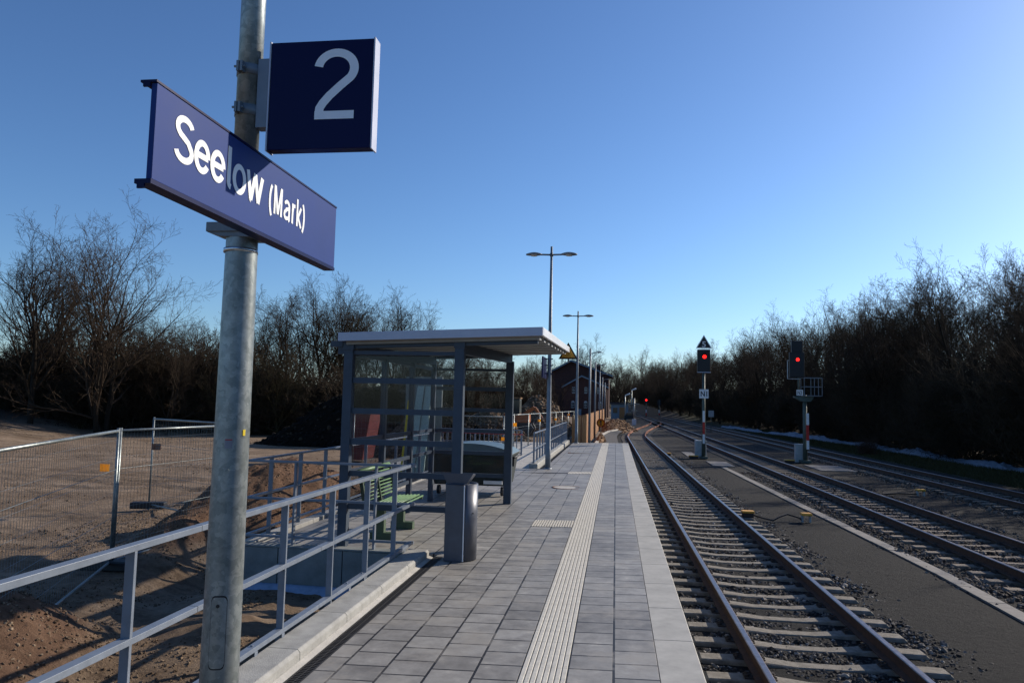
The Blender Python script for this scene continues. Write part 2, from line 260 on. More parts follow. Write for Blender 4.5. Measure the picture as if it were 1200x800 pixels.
# ------------------------------------------------------------------ mesh helpers
class MB:
    def __init__(s): s.v = []; s.f = []; s.m = []; s.sm = []; s.mats = []
    def add(s, vs, fs, mat=0, smooth=False):
        o = len(s.v); s.v += [tuple(p) for p in vs]
        for f in fs: s.f.append(tuple(i+o for i in f)); s.m.append(mat); s.sm.append(smooth)
        return s
    def box(s, x0, x1, y0, y1, z0, z1, mat=0):
        return s.add([(x0, y0, z0), (x1, y0, z0), (x1, y1, z0), (x0, y1, z0), (x0, y0, z1), (x1, y0, z1), (x1, y1, z1), (x0, y1, z1)],
                     [(0, 3, 2, 1), (4, 5, 6, 7), (0, 1, 5, 4), (1, 2, 6, 5), (2, 3, 7, 6), (3, 0, 4, 7)], mat)
    def obox(s, c, d, rot=(0, 0, 0), mat=0):
        from mathutils import Euler
        e = Euler(rot).to_matrix(); q = []
        for k in (-1, 1):
            for a, b in ((-1, -1), (1, -1), (1, 1), (-1, 1)): q.append(Vector(c)+e@Vector((a*d[0]/2, b*d[1]/2, k*d[2]/2)))
        return s.add(q, [(0, 3, 2, 1), (4, 5, 6, 7), (0, 1, 5, 4), (1, 2, 6, 5), (2, 3, 7, 6), (3, 0, 4, 7)], mat)
    def ext(s, prof, y0, y1, mat=0, axis='y', smooth=False):
        n = len(prof)
        f3 = {'y': lambda a, b, t: (a, t, b), 'x': lambda a, b, t: (t, a, b), 'z': lambda a, b, t: (a, b, t)}[axis]
        vs = [f3(a, b, y0) for a, b in prof]+[f3(a, b, y1) for a, b in prof]
        fs = [(i, (i+1) % n, n+(i+1) % n, n+i) for i in range(n)]
        s.add(vs, fs, mat, smooth); s.add(vs, [tuple(range(n))[::-1], tuple(range(n, 2*n))], mat); return s
    def tube(s, pts, rad, n=10, mat=0, caps=True, smooth=True, squash=1.0):
        pts = [Vector(p) for p in pts]
        if not hasattr(rad, '__len__'): rad = [rad]*len(pts)
        vs = []; ref = None
        for i, p in enumerate(pts):
            d = (pts[min(i+1, len(pts)-1)]-pts[max(i-1, 0)])
            d = d.normalized() if d.length > 1e-9 else Vector((0, 0, 1))
            if ref is None: ref = Vector((1, 0, 0)) if abs(d.x) < .9 else Vector((0, 1, 0))
            a = (ref-d*ref.dot(d)).normalized(); b = d.cross(a); ref = a
            for k in range(n):
                t = 2*math.pi*k/n; vs.append(p+(a*math.cos(t)+b*math.sin(t)*squash)*rad[i])
        fs = []
        for i in range(len(pts)-1):
            for k in range(n): fs.append((i*n+k, i*n+(k+1) % n, (i+1)*n+(k+1) % n, (i+1)*n+k))
        o = len(s.v); s.add(vs, fs, mat, smooth)
        if caps:
            s.f.append(tuple(o+k for k in range(n))[::-1]); s.m.append(mat); s.sm.append(False)
            s.f.append(tuple(o+(len(pts)-1)*n+k for k in range(n))); s.m.append(mat); s.sm.append(False)
        return s
    def rail(s, p, q, w, h, mat=0):      # rectangular bar from p to q, horizontal width w, height h
        p = Vector(p); q = Vector(q); d = (q-p).normalized(); a = Vector((0, 0, 1)).cross(d)
        a = a.normalized() if a.length > 1e-6 else Vector((1, 0, 0)); u = d.cross(a)
        vs = [c+a*i*w/2+u*j*h/2 for c in (p, q) for i, j in ((-1, -1), (1, -1), (1, 1), (-1, 1))]
        return s.add(vs, [(0, 3, 2, 1), (4, 5, 6, 7), (0, 1, 5, 4), (1, 2, 6, 5), (2, 3, 7, 6), (3, 0, 4, 7)], mat)
    def lathe(s, prof, c=(0, 0, 0), n=24, mat=0, smooth=True):
        vs = []; m = len(prof)
        for k in range(n):
            t = 2*math.pi*k/n
            for r, z in prof: vs.append((c[0]+r*math.cos(t), c[1]+r*math.sin(t), c[2]+z))
        fs = [(k*m+i, ((k+1) % n)*m+i, ((k+1) % n)*m+i+1, k*m+i+1) for k in range(n) for i in range(m-1)]
        return s.add(vs, fs, mat, smooth)
    def build(s, name, mats, parent=None, bevel=0, tag_=None):
        me = bpy.data.meshes.new(name)
        off = Vector((0, 0, 0))
        if parent is not None:
            p = parent
            while p is not None: off += p.location; p = p.parent
        me.from_pydata([(a-off.x, b-off.y, c-off.z) for a, b, c in s.v], [], s.f)
        if not isinstance(mats, (list, tuple)): mats = [mats]
        for k in mats: me.materials.append(MT[k] if isinstance(k, str) else k)
        me.polygons.foreach_set('material_index', s.m); me.polygons.foreach_set('use_smooth', s.sm); me.update()
        o = bpy.data.objects.new(name, me); COL.objects.link(o)
        if parent is not None: o.parent = parent
        if bevel:
            b = o.modifiers.new('bevel', 'BEVEL'); b.width = bevel; b.segments = 2; b.limit_method = 'ANGLE'; b.angle_limit = R(40)
        if tag_: tag(o, *tag_)
        return o
def tag(o, label=None, cat=None, group=None, kind=None):
    if label: o['label'] = label
    if cat: o['category'] = cat
    if group: o['group'] = group
    if kind: o['kind'] = kind
    return o
def st(o): o['kind'] = 'structure'; return o
def empty(name, loc, label, cat, group=None, rz=0):
    o = bpy.data.objects.new(name, None); COL.objects.link(o); o.location = loc; o.rotation_euler = (0, 0, rz); o.empty_display_size = .2
    return tag(o, label, cat, group)
def copy_tree(o, parent=None):
    c = o.copy(); COL.objects.link(c)
    if parent is not None: c.parent = parent
    for ch in o.children: copy_tree(ch, c)
    return c
def npmesh(name, V, Fq, mat, parent=None, smooth=False):
    """V (n,3) array, Fq (m,k) array of one polygon size"""
    me = bpy.data.meshes.new(name); k = Fq.shape[1]
    me.vertices.add(len(V)); me.vertices.foreach_set('co', V.astype(np.float32).ravel())
    me.loops.add(Fq.size); me.loops.foreach_set('vertex_index', Fq.astype(np.int32).ravel())
    me.polygons.add(len(Fq)); me.polygons.foreach_set('loop_start', np.arange(0, Fq.size, k, dtype=np.int32))
    try: me.polygons.foreach_set('loop_total', np.full(len(Fq), k, dtype=np.int32))
    except Exception: pass
    me.polygons.foreach_set('use_smooth', np.full(len(Fq), smooth)); me.update(calc_edges=True)
    me.materials.append(MT[mat] if isinstance(mat, str) else mat)
    o = bpy.data.objects.new(name, me); COL.objects.link(o)
    if parent is not None: o.parent = parent
    return o
def text(s, name, p0, ex, ey, w, h, mat, parent, thick=.0015, bold=0.0):
    """flat raised lettering with lower left corner p0, running along ex, upright ey, fitted to w x h"""
    cu = bpy.data.curves.new(name, 'FONT'); cu.body = s; cu.resolution_u = 8; cu.offset = bold; cu.extrude = 0
    to = bpy.data.objects.new(name, cu); COL.objects.link(to); bpy.context.view_layer.update()
    me0 = to.evaluated_get(bpy.context.evaluated_depsgraph_get()).to_mesh()
    vs = np.array([v.co[:] for v in me0.vertices]); fs = [tuple(p.vertices) for p in me0.polygons]; to.to_mesh_clear()
    bpy.data.objects.remove(to); bpy.data.curves.remove(cu)
    mn = vs.min(0); mx = vs.max(0); ex = Vector(ex); ey = Vector(ey); nn = ex.cross(ey)
    b = MB(); b.add([Vector(p0)+ex*((v[0]-mn[0])/(mx[0]-mn[0])*w)+ey*((v[1]-mn[1])/(mx[1]-mn[1])*h)+nn*thick for v in vs], fs)
    return b.build(name, mat, parent)

def strokes_text(s, name, p0, ex, ey, w, h, sw, mat, parent, lift=.0016):
    """lettering drawn from strokes of width sw (in cap heights); fitted to w x h from p0"""
    def arc(cx, cy, rx, ry, a0, a1, n=22): return [(cx+rx*math.cos(R(a0+(a1-a0)*i/n)), cy+ry*math.sin(R(a0+(a1-a0)*i/n))) for i in range(n+1)]
    k = sw/2; xh = .735
    G = {
     'S': (.60, [arc(.30, .745, .25-k*.2, .255-k, 18, 150)+arc(.30, .745, .25-k*.2, .255-k, 152, 215, 8)+[(.17, .585), (.30, .53), (.42, .475)]+arc(.30, .262, .265-k*.2, .262-k, 42, -90, 14)+arc(.30, .262, .265-k*.2, .262-k, -92, -168, 12)]),
     'e': (.53, [[(.055, xh*.52), (.475, xh*.52)], arc(.265, xh/2, .215, xh/2-k, 3, 180, 22)+arc(.265, xh/2, .215, xh/2-k, 182, 328, 22)]),
     'l': (.235+sw*.1, [[(.06+k, 1.0), (.06+k, .2)]+arc(.06+k+.11, .17, .11, .17-k, 180, 262, 8)]),
     'o': (.54, [arc(.27, xh/2, .22, xh/2-k, 0, 360, 36)]),
     'w': (.76, [[(.04, xh), (.205, k*.6), (.21, k*.6)], [(.205, k*.6), (.375, xh)], [(.375, xh), (.545, k*.6)], [(.545, k*.6), (.71, xh)]]),
     '(': (.26, [arc(.42, .40, .33, .66, 128, 232, 16)]), ')': (.26, [arc(-.16, .40, .33, .66, 52, -52, 16)]),
     'M': (.78, [[(.08+k, 0), (.08+k, 1)], [(.10+k, .98), (.39, .04)], [(.39, .04), (.68-k, .98)], [(.70-k, 0), (.70-k, 1)]]),
     'a': (.54, [arc(.26, xh-.24, .18, .24-k, 155, 0, 14)+[(.44, .12), (.455, .02), (.47, 0)], [(.44, .44), (.30, .415), (.20, .385)]+arc(.21, .20, .14, .20-k, 100, 300, 14)+[(.38, .10), (.44, .2)]]),
     'r': (.34, [[(.06+k, 0), (.06+k, xh)], [(.06+k, xh*.55), (.10+k, xh*.80), (.20, xh-k), (.33, xh-k)]]),
     'k': (.50, [[(.06+k, 0), (.06+k, 1)], [(.08+k, .24), (.44, xh)], [(.19, .38), (.47, 0)]]),
     '2': (.60, [arc(.30, .72, .235, .28-k, 172, 0, 20)+arc(.30, .72, .235, .28-k, -4, -38, 6)+[(.36, .47), (.22, .33), (.14, .23), (.10, .16), (.092, k+.02)], [(.035, k), (.55, k)]]),
    }
    sub = MB(); x = 0; polys = []
    for ch in s:
        adv, st_ = G[ch]; polys += [[(x+a, b_) for a, b_ in p] for p in st_]; x += adv+.045
    allv = []; strips = []
    for p in polys:
        P = [np.array(q) for i, q in enumerate(p) if i == 0 or np.hypot(q[0]-p[i-1][0], q[1]-p[i-1][1]) > 1e-4]; L_ = []
        for i in range(len(P)):
            d = P[min(i+1, len(P)-1)]-P[max(i-1, 0)]; d = d/np.hypot(*d); n_ = np.array([-d[1], d[0]]); L_.append((P[i]+n_*k, P[i]-n_*k))
        strips.append(L_); allv += [q for pr_ in L_ for q in pr_]
    A = np.array(allv); mn = A.min(0); mx = A.max(0); ex = Vector(ex); ey = Vector(ey); nn = ex.cross(ey)
    for si, L_ in enumerate(strips):
        lf = lift+.00012*(si % 5); T = lambda q: Vector(p0)+ex*float((q[0]-mn[0])/(mx[0]-mn[0])*w)+ey*float((q[1]-mn[1])/(mx[1]-mn[1])*h)+nn*lf
        v = [T(q) for pr_ in L_ for q in pr_]; sub.add(v, [(2*i, 2*i+1, 2*i+3, 2*i+2) for i in range(len(L_)-1)])
    return sub.build(name, mat, parent)

# numpy value noise
def _h(ix, iy, seed):
    n = (ix*374761393+iy*668265263+seed*144305877) & 0xffffffff
    n = ((n ^ (n >> 13))*1274126177) & 0xffffffff
    return ((n ^ (n >> 16)) & 0xffff)/65535.0
def vnoise(x, y, seed=0):
    ix = np.floor(x).astype(np.int64); iy = np.floor(y).astype(np.int64); fx = x-ix; fy = y-iy
    fx = fx*fx*(3-2*fx); fy = fy*fy*(3-2*fy)
    a = _h(ix, iy, seed); b = _h(ix+1, iy, seed); c = _h(ix, iy+1, seed); d = _h(ix+1, iy+1, seed)
    return (a*(1-fx)+b*fx)*(1-fy)+(c*(1-fx)+d*fx)*fy
def fbm(x, y, oct=5, seed=0, gain=.5):
    s = 0; a = 1; t = 0
    for i in range(oct): s = s+a*vnoise(x*2**i+17*i, y*2**i-9*i, seed+i); t += a; a *= gain
    return s/t-.5
def sstep(a, b, x): t = np.clip((x-a)/(b-a), 0, 1); return t*t*(3-2*t)

# ================================================================== GROUND
KS = .0209
def zp(x): return KS*x
def ground_h(x, y):
    x = np.asarray(x, float); y = np.asarray(y, float)
    left = sstep(-2.2, -2.7, x)
    base = -.83+.2*left*sstep(-2.2, -4, x)
    rough = np.abs(fbm(x*1.3, y*1.3, 6, 3, .6))*.30+fbm(x*.35, y*.35, 4, 8)*.22
    tracks = .05*fbm(x*.9+y*.25, y*.25, 4, 21)
    near = left*sstep(60, 30, y)
    for (ax, ay, bx_, by_, amp) in ((-40, 24, -5, 19, 1.0), (-36, 31, -6, 26, -1.5), (-30, 15.5, -7.5, 21, .8)):
        t_ = (x-ax)/(bx_-ax); cy_ = ay+(by_-ay)*t_+amp*np.sin(t_*3.1)
        for o_ in (-.85, .85): rough = rough-.17*np.exp(-((y-cy_-o_)/.2)**2)*(t_ > 0)*(t_ < 1)*(.7+.3*np.sin(x*14))+.05*np.exp(-((y-cy_-o_-.3)/.12)**2)*(t_ > 0)*(t_ < 1)
    z = base+near*(rough*sstep(34, 14, y)*.8+tracks-.02)+left*fbm(x*.08, y*.08, 4, 5)*.3*sstep(10, 35, -x+0*y)
    def mound(cx, cy, rx, ry, h, a=0, p=1.0, seed=1):
        u = (x-cx)*math.cos(a)+(y-cy)*math.sin(a); v = -(x-cx)*math.sin(a)+(y-cy)*math.cos(a)
        q = np.sqrt((u/rx)**2+(v/ry)**2)+fbm(x*.9/rx*2, y*.9/rx*2, 4, seed)*.35
        k = sstep(1, 0, q); return h*k**p*(1+.0*q)+k*(fbm(x*2.2, y*2.2, 5, seed+4, .65)*.30+np.abs(fbm(x*6, y*6, 4, seed+8, .6))*.16)*min(1, h)
    z = z+left*(mound(-6.15, 6.1, 1.9, 2.6, .75, .3, 1, 2)+mound(-6.7, 14.6, 2.0, 3.4, 1.3, -.25, .8, 6)+mound(-7.2, 11.6, 1.0, 1.7, .34, .5, 1, 9)
                -.22*np.exp(-((x+5.9+(y-10)*.1)/.55)**2)*sstep(7.5, 8.6, y)*sstep(13.5, 12, y)+mound(-4.2, 7.6, 1.0, 1.3, .13, 0, 1, 12))
    # wooded banks
    ed = 37.5+.0*x+(np.clip(-x-20, 0, 60))*-.05
    lb = sstep(0, 16, -x-31+np.clip(y-42, -30, 30)*-.25)*(x < -20)
    rb = sstep(21, 42, x+np.clip(y-90, 0, 200)*.12)
    z = z+lb*2.2+rb*6*(x > 0)
    fa = sstep(60, 95, y)*sstep(-8, -22, x); z = z+fa*2.5
    return z
def axis(parts):
    a = []
    for lo, hi, st_ in parts: a += list(np.arange(lo, hi, st_))
    return np.array(a+[parts[-1][1]])
gx = axis([(-600, -120, 60), (-120, -50, 7), (-50, -20, 1), (-20, -9, .28), (-9, -2.5, .065), (-2.5, 16, .9), (16, 50, 1.2), (50, 120, 8), (120, 600, 60)])
gy = axis([(-60, 2, 8), (2, 17, .075), (17, 34, .16), (34, 70, .7), (70, 130, 4), (130, 320, 12), (320, 1500, 90)])
GX, GY = np.meshgrid(gx, gy); GZ = ground_h(GX, GY)
V = np.stack([GX.ravel(), GY.ravel(), GZ.ravel()], 1); nx, ny = len(gx), len(gy)
ii, jj = np.meshgrid(np.arange(nx-1), np.arange(ny-1)); a0 = (jj*nx+ii).ravel()
st(npmesh('ground', V, np.stack([a0, a0+1, a0+nx+1, a0+nx], 1), 'ground', smooth=True))

# stones: convex jittered icosahedra scattered into ONE mesh
def ico():
    p = (1+5**.5)/2
    v = np.array([(-1, p, 0), (1, p, 0), (-1, -p, 0), (1, -p, 0), (0, -1, p), (0, 1, p), (0, -1, -p), (0, 1, -p), (p, 0, -1), (p, 0, 1), (-p, 0, -1), (-p, 0, 1)], float)
    f = np.array([(0, 11, 5), (0, 5, 1), (0, 1, 7), (0, 7, 10), (0, 10, 11), (1, 5, 9), (5, 11, 4), (11, 10, 2), (10, 7, 6), (7, 1, 8), (3, 9, 4), (3, 4, 2), (3, 2, 6), (3, 6, 8), (3, 8, 9), (4, 9, 5), (2, 4, 11), (6, 2, 10), (8, 6, 7), (9, 8, 1)])
    return v/np.linalg.norm(v[0]), f
def stones(name, P, size, mat, seed=0, flat=.7, parent=None):
    rg = np.random.default_rng(seed); v, f = ico(); n = len(P)
    sh = np.stack([v*(1+rg.uniform(-.32, .28, (12, 1)))+rg.normal(0, .1, (12, 3)) for _ in range(12)])
    vv = sh[rg.integers(0, 12, n)]*(size*rg.lognormal(0, .28, n))[:, None, None]*rg.uniform([.7, .7, flat*.8], [1.25, 1.05, flat*1.2], (n, 3))[:, None, :]
    q = rg.normal(size=(n, 4)); q /= np.linalg.norm(q, axis=1)[:, None]; w_, x, y, z = q.T
    Rm = np.stack([1-2*(y*y+z*z), 2*(x*y-z*w_), 2*(x*z+y*w_), 2*(x*y+z*w_), 1-2*(x*x+z*z), 2*(y*z-x*w_), 2*(x*z-y*w_), 2*(y*z+x*w_), 1-2*(x*x+y*y)], 1).reshape(n, 3, 3)
    vv = np.einsum('nij,nkj->nki', Rm, vv)+P[:, None, :]
    return npmesh(name, vv.reshape(-1, 3), (f[None]+12*np.arange(n)[:, None, None]).reshape(-1, 3), mat, parent)

# ================================================================== TRACKS
ZR, ZS = -.60, -.775       # rail head, sleeper top
def xc_near(y):
    b = 2.30-.0085*min(y, 62); return b+(7.42-.006*min(y, 132)-b)*float(sstep(62, 132, np.array(y)))
def xc_mid(y): return 7.42-.006*min(y, 140)-.00012*max(0, y-140)**2
def xc_far(y): return 12.52-.005*min(y, 140)-.00012*max(0, y-140)**2
RAILP = [(-.075, -.16), (.075, -.16), (.075, -.15), (.012, -.13), (.009, -.045), (.036, -.034), (.036, -.008), (.028, 0), (-.028, 0), (-.036, -.008), (-.036, -.034), (-.009, -.045), (-.012, -.13), (-.075, -.15)]
def rail_mesh(xc, off, y0, y1, step, loc, parent, farmat=False):
    ys = list(np.arange(y0, y1, step))+[y1]; n = len(RAILP); b = MB(); vs = []
    for y in ys:
        dx = (xc(y+.5)-xc(y-.5)); c = xc(y)
        for px, pz in RAILP: vs.append((c+(off+px)*1.0, y-dx*(off+px), ZR+pz))
    b.v = vs
    for i in range(len(ys)-1):
        for k in range(n):
            k2 = (k+1) % n; b.f.append((i*n+k, i*n+k2, (i+1)*n+k2, (i+1)*n+k)); top = k in (6, 7, 8)
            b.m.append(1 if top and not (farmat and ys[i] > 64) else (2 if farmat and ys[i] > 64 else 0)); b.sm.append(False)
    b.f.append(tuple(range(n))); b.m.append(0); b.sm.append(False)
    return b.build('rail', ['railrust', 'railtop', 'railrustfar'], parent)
def sleeper_mb(seed=0):
    b = MB(); rg = random.Random(seed)
    # profile along X: raised ends and rail seats, sunk middle
    xs = [-1.3, -1.27, -.98, -.9, -.62, -.55, -.25, .25, .55, .62, .9, .98, 1.27, 1.3]
    zt = [-.03, -.004, .0, .0, .0, -.012, -.038, -.038, -.012, .0, .0, .0, -.004, -.03]
    wt = [.105, .11, .11, .12, .12, .11, .095, .095, .11, .12, .12, .11, .11, .105]
    vs = []
    for x, z, w_ in zip(xs, zt, wt): vs += [(x, -w_-.025, z-.2), (x, -w_, z-.012), (x, -w_+.014, z), (x, w_-.014, z), (x, w_, z-.012), (x, w_+.025, z-.2)]
    fs = []
    for i in range(len(xs)-1):
        for k in range(5): fs.append((i*6+k, i*6+k+1, i*6+6+k+1, i*6+6+k)[::-1])
    fs += [(0, 1, 2, 3, 4, 5), tuple(len(vs)-6+k for k in (5, 4, 3, 2, 1, 0))]
    b.add(vs, fs)
    for sx in (-.7535, .7535):
        b.box(sx-.16, sx+.16, -.075, .075, 0.001, .013, 1)
        for k in (-1, 1):
            b.tube([(sx+k*.16, -.04, .02), (sx+k*.09, -.03, .045), (sx+k*.09, .03, .045), (sx+k*.16, .04, .02)], .009, 5, 1)
            b.lathe([(.0, .055), (.02, .055), (.02, .012)], (sx+k*.125, 0, 0), 6, 1, False)
    return b
def track(label, xc, y0, y1, nside, smat, farmat=False, name='railway_track'):
    root = empty(name, (xc(y0), y0, ZR), label, 'railway track', 'railway tracks beside the platform')
    for off in (-.7535, .7535): rail_mesh(xc, off, y0, y1, 2.0, None, root, farmat)
    b = sleeper_mb(); b.v = [(p[0]+root.location.x, p[1]+root.location.y, p[2]+root.location.z) for p in b.v]
    s0 = b.build('sleeper', [smat, 'clip'], root); n = 0; y = y0+.2; rest = []; rg = random.Random(int(y0*10)); first = True
    while y < y1:
        dx = xc(y+.5)-xc(y-.5); loc = (xc(y)-root.location.x+rg.uniform(-.012, .012), y-y0, ZS-ZR+rg.uniform(-.004, .004))
        if n < 98:
            s = s0 if first else s0.copy()
            if not first: COL.objects.link(s); s.parent = root
            first = False; s.location = loc; s.rotation_euler = (0, 0, -dx+rg.uniform(-.006, .006))
        else: rest.append((xc(y), y))
        n += 1; y += .6
    if rest:
        r = MB()
        for x, yy in rest: r.box(x-1.3, x+1.3, yy-.12, yy+.12, ZS-.2, ZS)
        tag(r.build('sleepers', smat, root), kind='stuff')
    return root
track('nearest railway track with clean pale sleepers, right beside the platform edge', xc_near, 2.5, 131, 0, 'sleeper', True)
track('middle railway track with brown weathered sleepers, between the concrete strip and the caged signal', xc_mid, 8.5, 330, 0, 'oldsleeper')
track('farthest railway track, next to the grass strip at the foot of the wood', xc_far, 15, 330, 0, 'oldsleeper')

# ballast bed and ballast stones
def bed(name, xc, y0, y1, wl, wr, mat):
    b = MB(); ys = list(np.arange(y0, y1, 4))+[y1]; vs = []
    for y in ys:
        c = xc(y)
        for dx, z in ((-wl-.3, -.90), (-wl, -.855), (-1.3, -.85), (1.3, -.85), (wr, -.855), (wr+.3, -.90)): vs.append((c+dx, y, z))
    fs = [(i*6+k, i*6+k+1, i*6+7+k, i*6+6+k) for i in range(len(ys)-1) for k in range(5)]
    b.add(vs, fs); return b
BB = MB()
MT['bedmat'] = M('ballast_bed', (.055, .05, .047), .95, 0, .5, 22, 1.0, 30, col2=(.018, .016, .015))
MT['bedmat2'] = M('brown_ballast_bed', (.075, .062, .052), .95, 0, .5, 22, 1.0, 30, col2=(.025, .021, .017))
b1 = bed('ballast_bed', xc_near, 1, 131, 1.5, 1.75, 0); b2 = bed('b', xc_mid, 1, 330, 1.7, 1.7, 0); b3 = bed('b', xc_far, 1, 330, 1.7, 1.8, 0)
st(b1.build('ballast_bed', 'bedmat')); b2.v = [(x, y, z-.004) for x, y, z in b2.v]; b2.add(b3.v, b3.f); st(b2.build('ballast_bed', 'bedmat2'))
def ballast(xc, n, y0, y1, wl, wr, size, seed, mat, zoff=0.0, pw=1.6, label=''):
    rg = np.random.default_rng(seed); u = rg.uniform(0, 1, n)**pw; y = y0+(y1-y0)*u
    c = np.array([xc(v) for v in np.linspace(y0, y1, 200)]); c = np.interp(y, np.linspace(y0, y1, 200), c)
    dx = rg.uniform(-wl, wr, n); x = c+dx
    ph = ((y-2.7+.3) % .6)-.3 if mat == 'ballast' else ((y-8.7+.3) % .6)-.3
    keep = ~((np.abs(ph) < .13) & (np.abs(dx) < 1.3) & (rg.uniform(0, 1, n) < .93)) & ~((np.abs(np.abs(dx)-.7535) < .09))
    z = -.846+zoff+rg.uniform(-.015, .018, n)-np.clip(np.abs(dx)-1.45, 0, 1)*.07+.012*np.sin(x*3+y*2.2)+(np.abs(ph) < .2)*-.006
    keep &= x > .70
    P = np.stack([x, y, z], 1)[keep]; return tag(stones('ballast_stones', P, size, mat, seed), label, 'ballast', kind='stuff')
ballast(xc_near, 52000, 3, 17, 1.62, 2.0, .026, 1, 'ballast', 0, 1.15, 'dark grey ballast stones in and beside the nearest track')
ballast(xc_near, 22000, 16, 45, 1.62, 2.0, .03, 2, 'ballast', 0, 1.3, 'dark grey ballast stones farther along the nearest track')
ballast(xc_mid, 26000, 9, 34, 2.0, 2.0, .036, 3, 'ballast2', 0.015, 1.3, 'brownish ballast stones in and beside the middle track')
ballast(xc_far, 16000, 16, 45, 2.0, 1.9, .038, 4, 'ballast2', 0.015, 1.2, 'brownish ballast stones in and beside the farthest track')


# ================================================================== PLATFORM
Y1 = 39.15
b = MB()
def slab(b, x0, x1, y0, y1, t=.08, dz=0): b.ext([(x0, zp(x0)+dz-t), (x1, zp(x1)+dz-t), (x1, zp(x1)+dz), (x0, zp(x0)+dz)], y0, y1)
slab(b, -2.165, -.67, 1, Y1); slab(b, -.325, .333, 1, Y1)
b.ext([(-2.165, -.1253), (-2.165, -.0453), (-4.8, -.06), (-4.8, -.14)], 9.82, 23.0)
b.ext([(-2.165, -.1253), (-2.165, -.0453), (-2.27, -.0475), (-2.27, -.1275)], 9.55, 23.0)
b.ext([(-2.27, -.1275), (-2.27, -.0475), (-2.6, -.049), (-2.6, -.129)], 9.7, 9.82)
st(b.build('platform_paving', 'paving'))
b = MB(); b.box(-2.6, .56, 1, Y1-.01, -.95, -.14); b.box(-4.78, -2.6, 9.95, 23, -.9, -.15)
st(b.build('platform_base', 'wallconc'))
b = MB(); y = 1.5-.005
y = 6.49-6
while y < Y1-.2:
    yy = min(y+.988, Y1); b.ext([(.337, -.16), (.6, -.16), (.655, -.1), (.655, zp(.66)-.008), (.647, zp(.66)), (.337, zp(.337))], y, yy); y += 1.0
st(b.build('platform_edge', 'edge'))
# tactile strip: ribs
b = MB()
def ribs(b, x0, x1, y0, y1, nr, alongy=True):
    pit = (x1-x0)/nr if alongy else (y1-y0)/nr
    if alongy:
        y = y0
        while y < y1-.01:
            ye = min(y+.2975, y1); b.ext([(x0, zp(x0)-.05), (x1, zp(x1)-.05), (x1, zp(x1)-.005), (x0, zp(x0)-.005)], y, ye, 1)
            for k in range(nr):
                a = x0+pit*k+pit*.17; c = x0+pit*(k+1)-pit*.17
                b.ext([(a-.004, zp(a)-.0045), (c+.004, zp(c)-.0045), (c, zp(c)+.001), (a, zp(a)+.001)], y, ye, 0)
            y += .3
    else:
        b.ext([(x0, zp(x0)-.0), (x1, zp(x1)-.0), (x1, zp(x1)+.003), (x0, zp(x0)+.003)], y0, y1, 1)
        for k in range(nr):
            a = y0+pit*k+pit*.2; b.ext([(x0, zp(x0)+.0032), (x1, zp(x1)+.0032), (x1, zp(x1)+.008), (x0, zp(x0)+.008)], a, a+pit*.6, 0)
ribs(b, -.667, -.328, 2.7, Y1, 8)
n0 = len(b.v)
for yy in (12.1, 21.4):
    k = 16; w_ = .66/k
    for q in range(k):
        x0 = -1.33+q*w_; b.ext([(x0+w_*.2, zp(x0)+.002), (x0+w_*.8, zp(x0)+.002), (x0+w_*.75, zp(x0)+.009), (x0+w_*.25, zp(x0)+.009)], yy, yy+.66, 0)
    b.ext([(-1.335, zp(-1.335)), (-.672, zp(-.672)), (-.672, zp(-.672)+.003), (-1.335, zp(-1.335)+.003)], yy-.005, yy+.665, 1)
st(b.build('tactile_strip', ['tactile', 'tacgroove']))
# left kerb with chamfer, rough joint strip, drain
def kerb(y0, y1, name='kerb'):
    b = MB(); y = y0
    while y < y1-.05:
        yy = min(y+.992, y1)
        b.ext([(-2.60, -.7), (-2.335, -.7), (-2.335, .03), (-2.355, .052), (-2.60, .052)], y, yy); y += 1.0
    o = st(b.build(name, 'kerb', bevel=.006))
    c = MB(); c.ext([(-2.333, -.3), (-2.285, -.3), (-2.285, -.048), (-2.333, -.028)], y0, y1+.03); st(c.build('kerb_joint', 'concrete'))
kerb(.53, 9.46)
def drain(y0, y1):
    r = empty('drainage_channel', (-2.225, y0, -.05), 'long narrow black drainage channel beside the %s kerb' % ('near left' if y0 < 9 else 'far left'), 'drain', None)
    b = MB(); b.box(-2.283, -2.167, y0, y1, -.2, -.075); b.build('channel', 'black', r)
    b = MB(); b.box(-2.283, -2.272, y0, y1, -.07, -.0465); b.box(-2.178, -2.167, y0, y1, -.07, -.0435); b.build('edge_frame', 'grate', r)
    b = MB(); y = y0
    while y < y1:
        b.box(-2.271, -2.228, y, y+.016, -.064, -.05); b.box(-2.222, -2.179, y+.016, y+.032, -.064, -.05); y += .032 if y0 < 9 else .08
    b.box(-2.2279, -2.2221, y0, y1, -.064, -.049); b.build('grate', 'grate', r)
drain(2, 9.5)
b = MB(); yk = 23.05
while yk < Y1-.1:
    b.ext([(-2.62, -.5), (-2.36, -.5), (-2.36, .07), (-2.38, .09), (-2.62, .09)], yk, min(yk+.992, Y1-.02)); yk += 1
st(b.build('kerb', 'kerb', bevel=.006)); drain(23.2, Y1-.1)
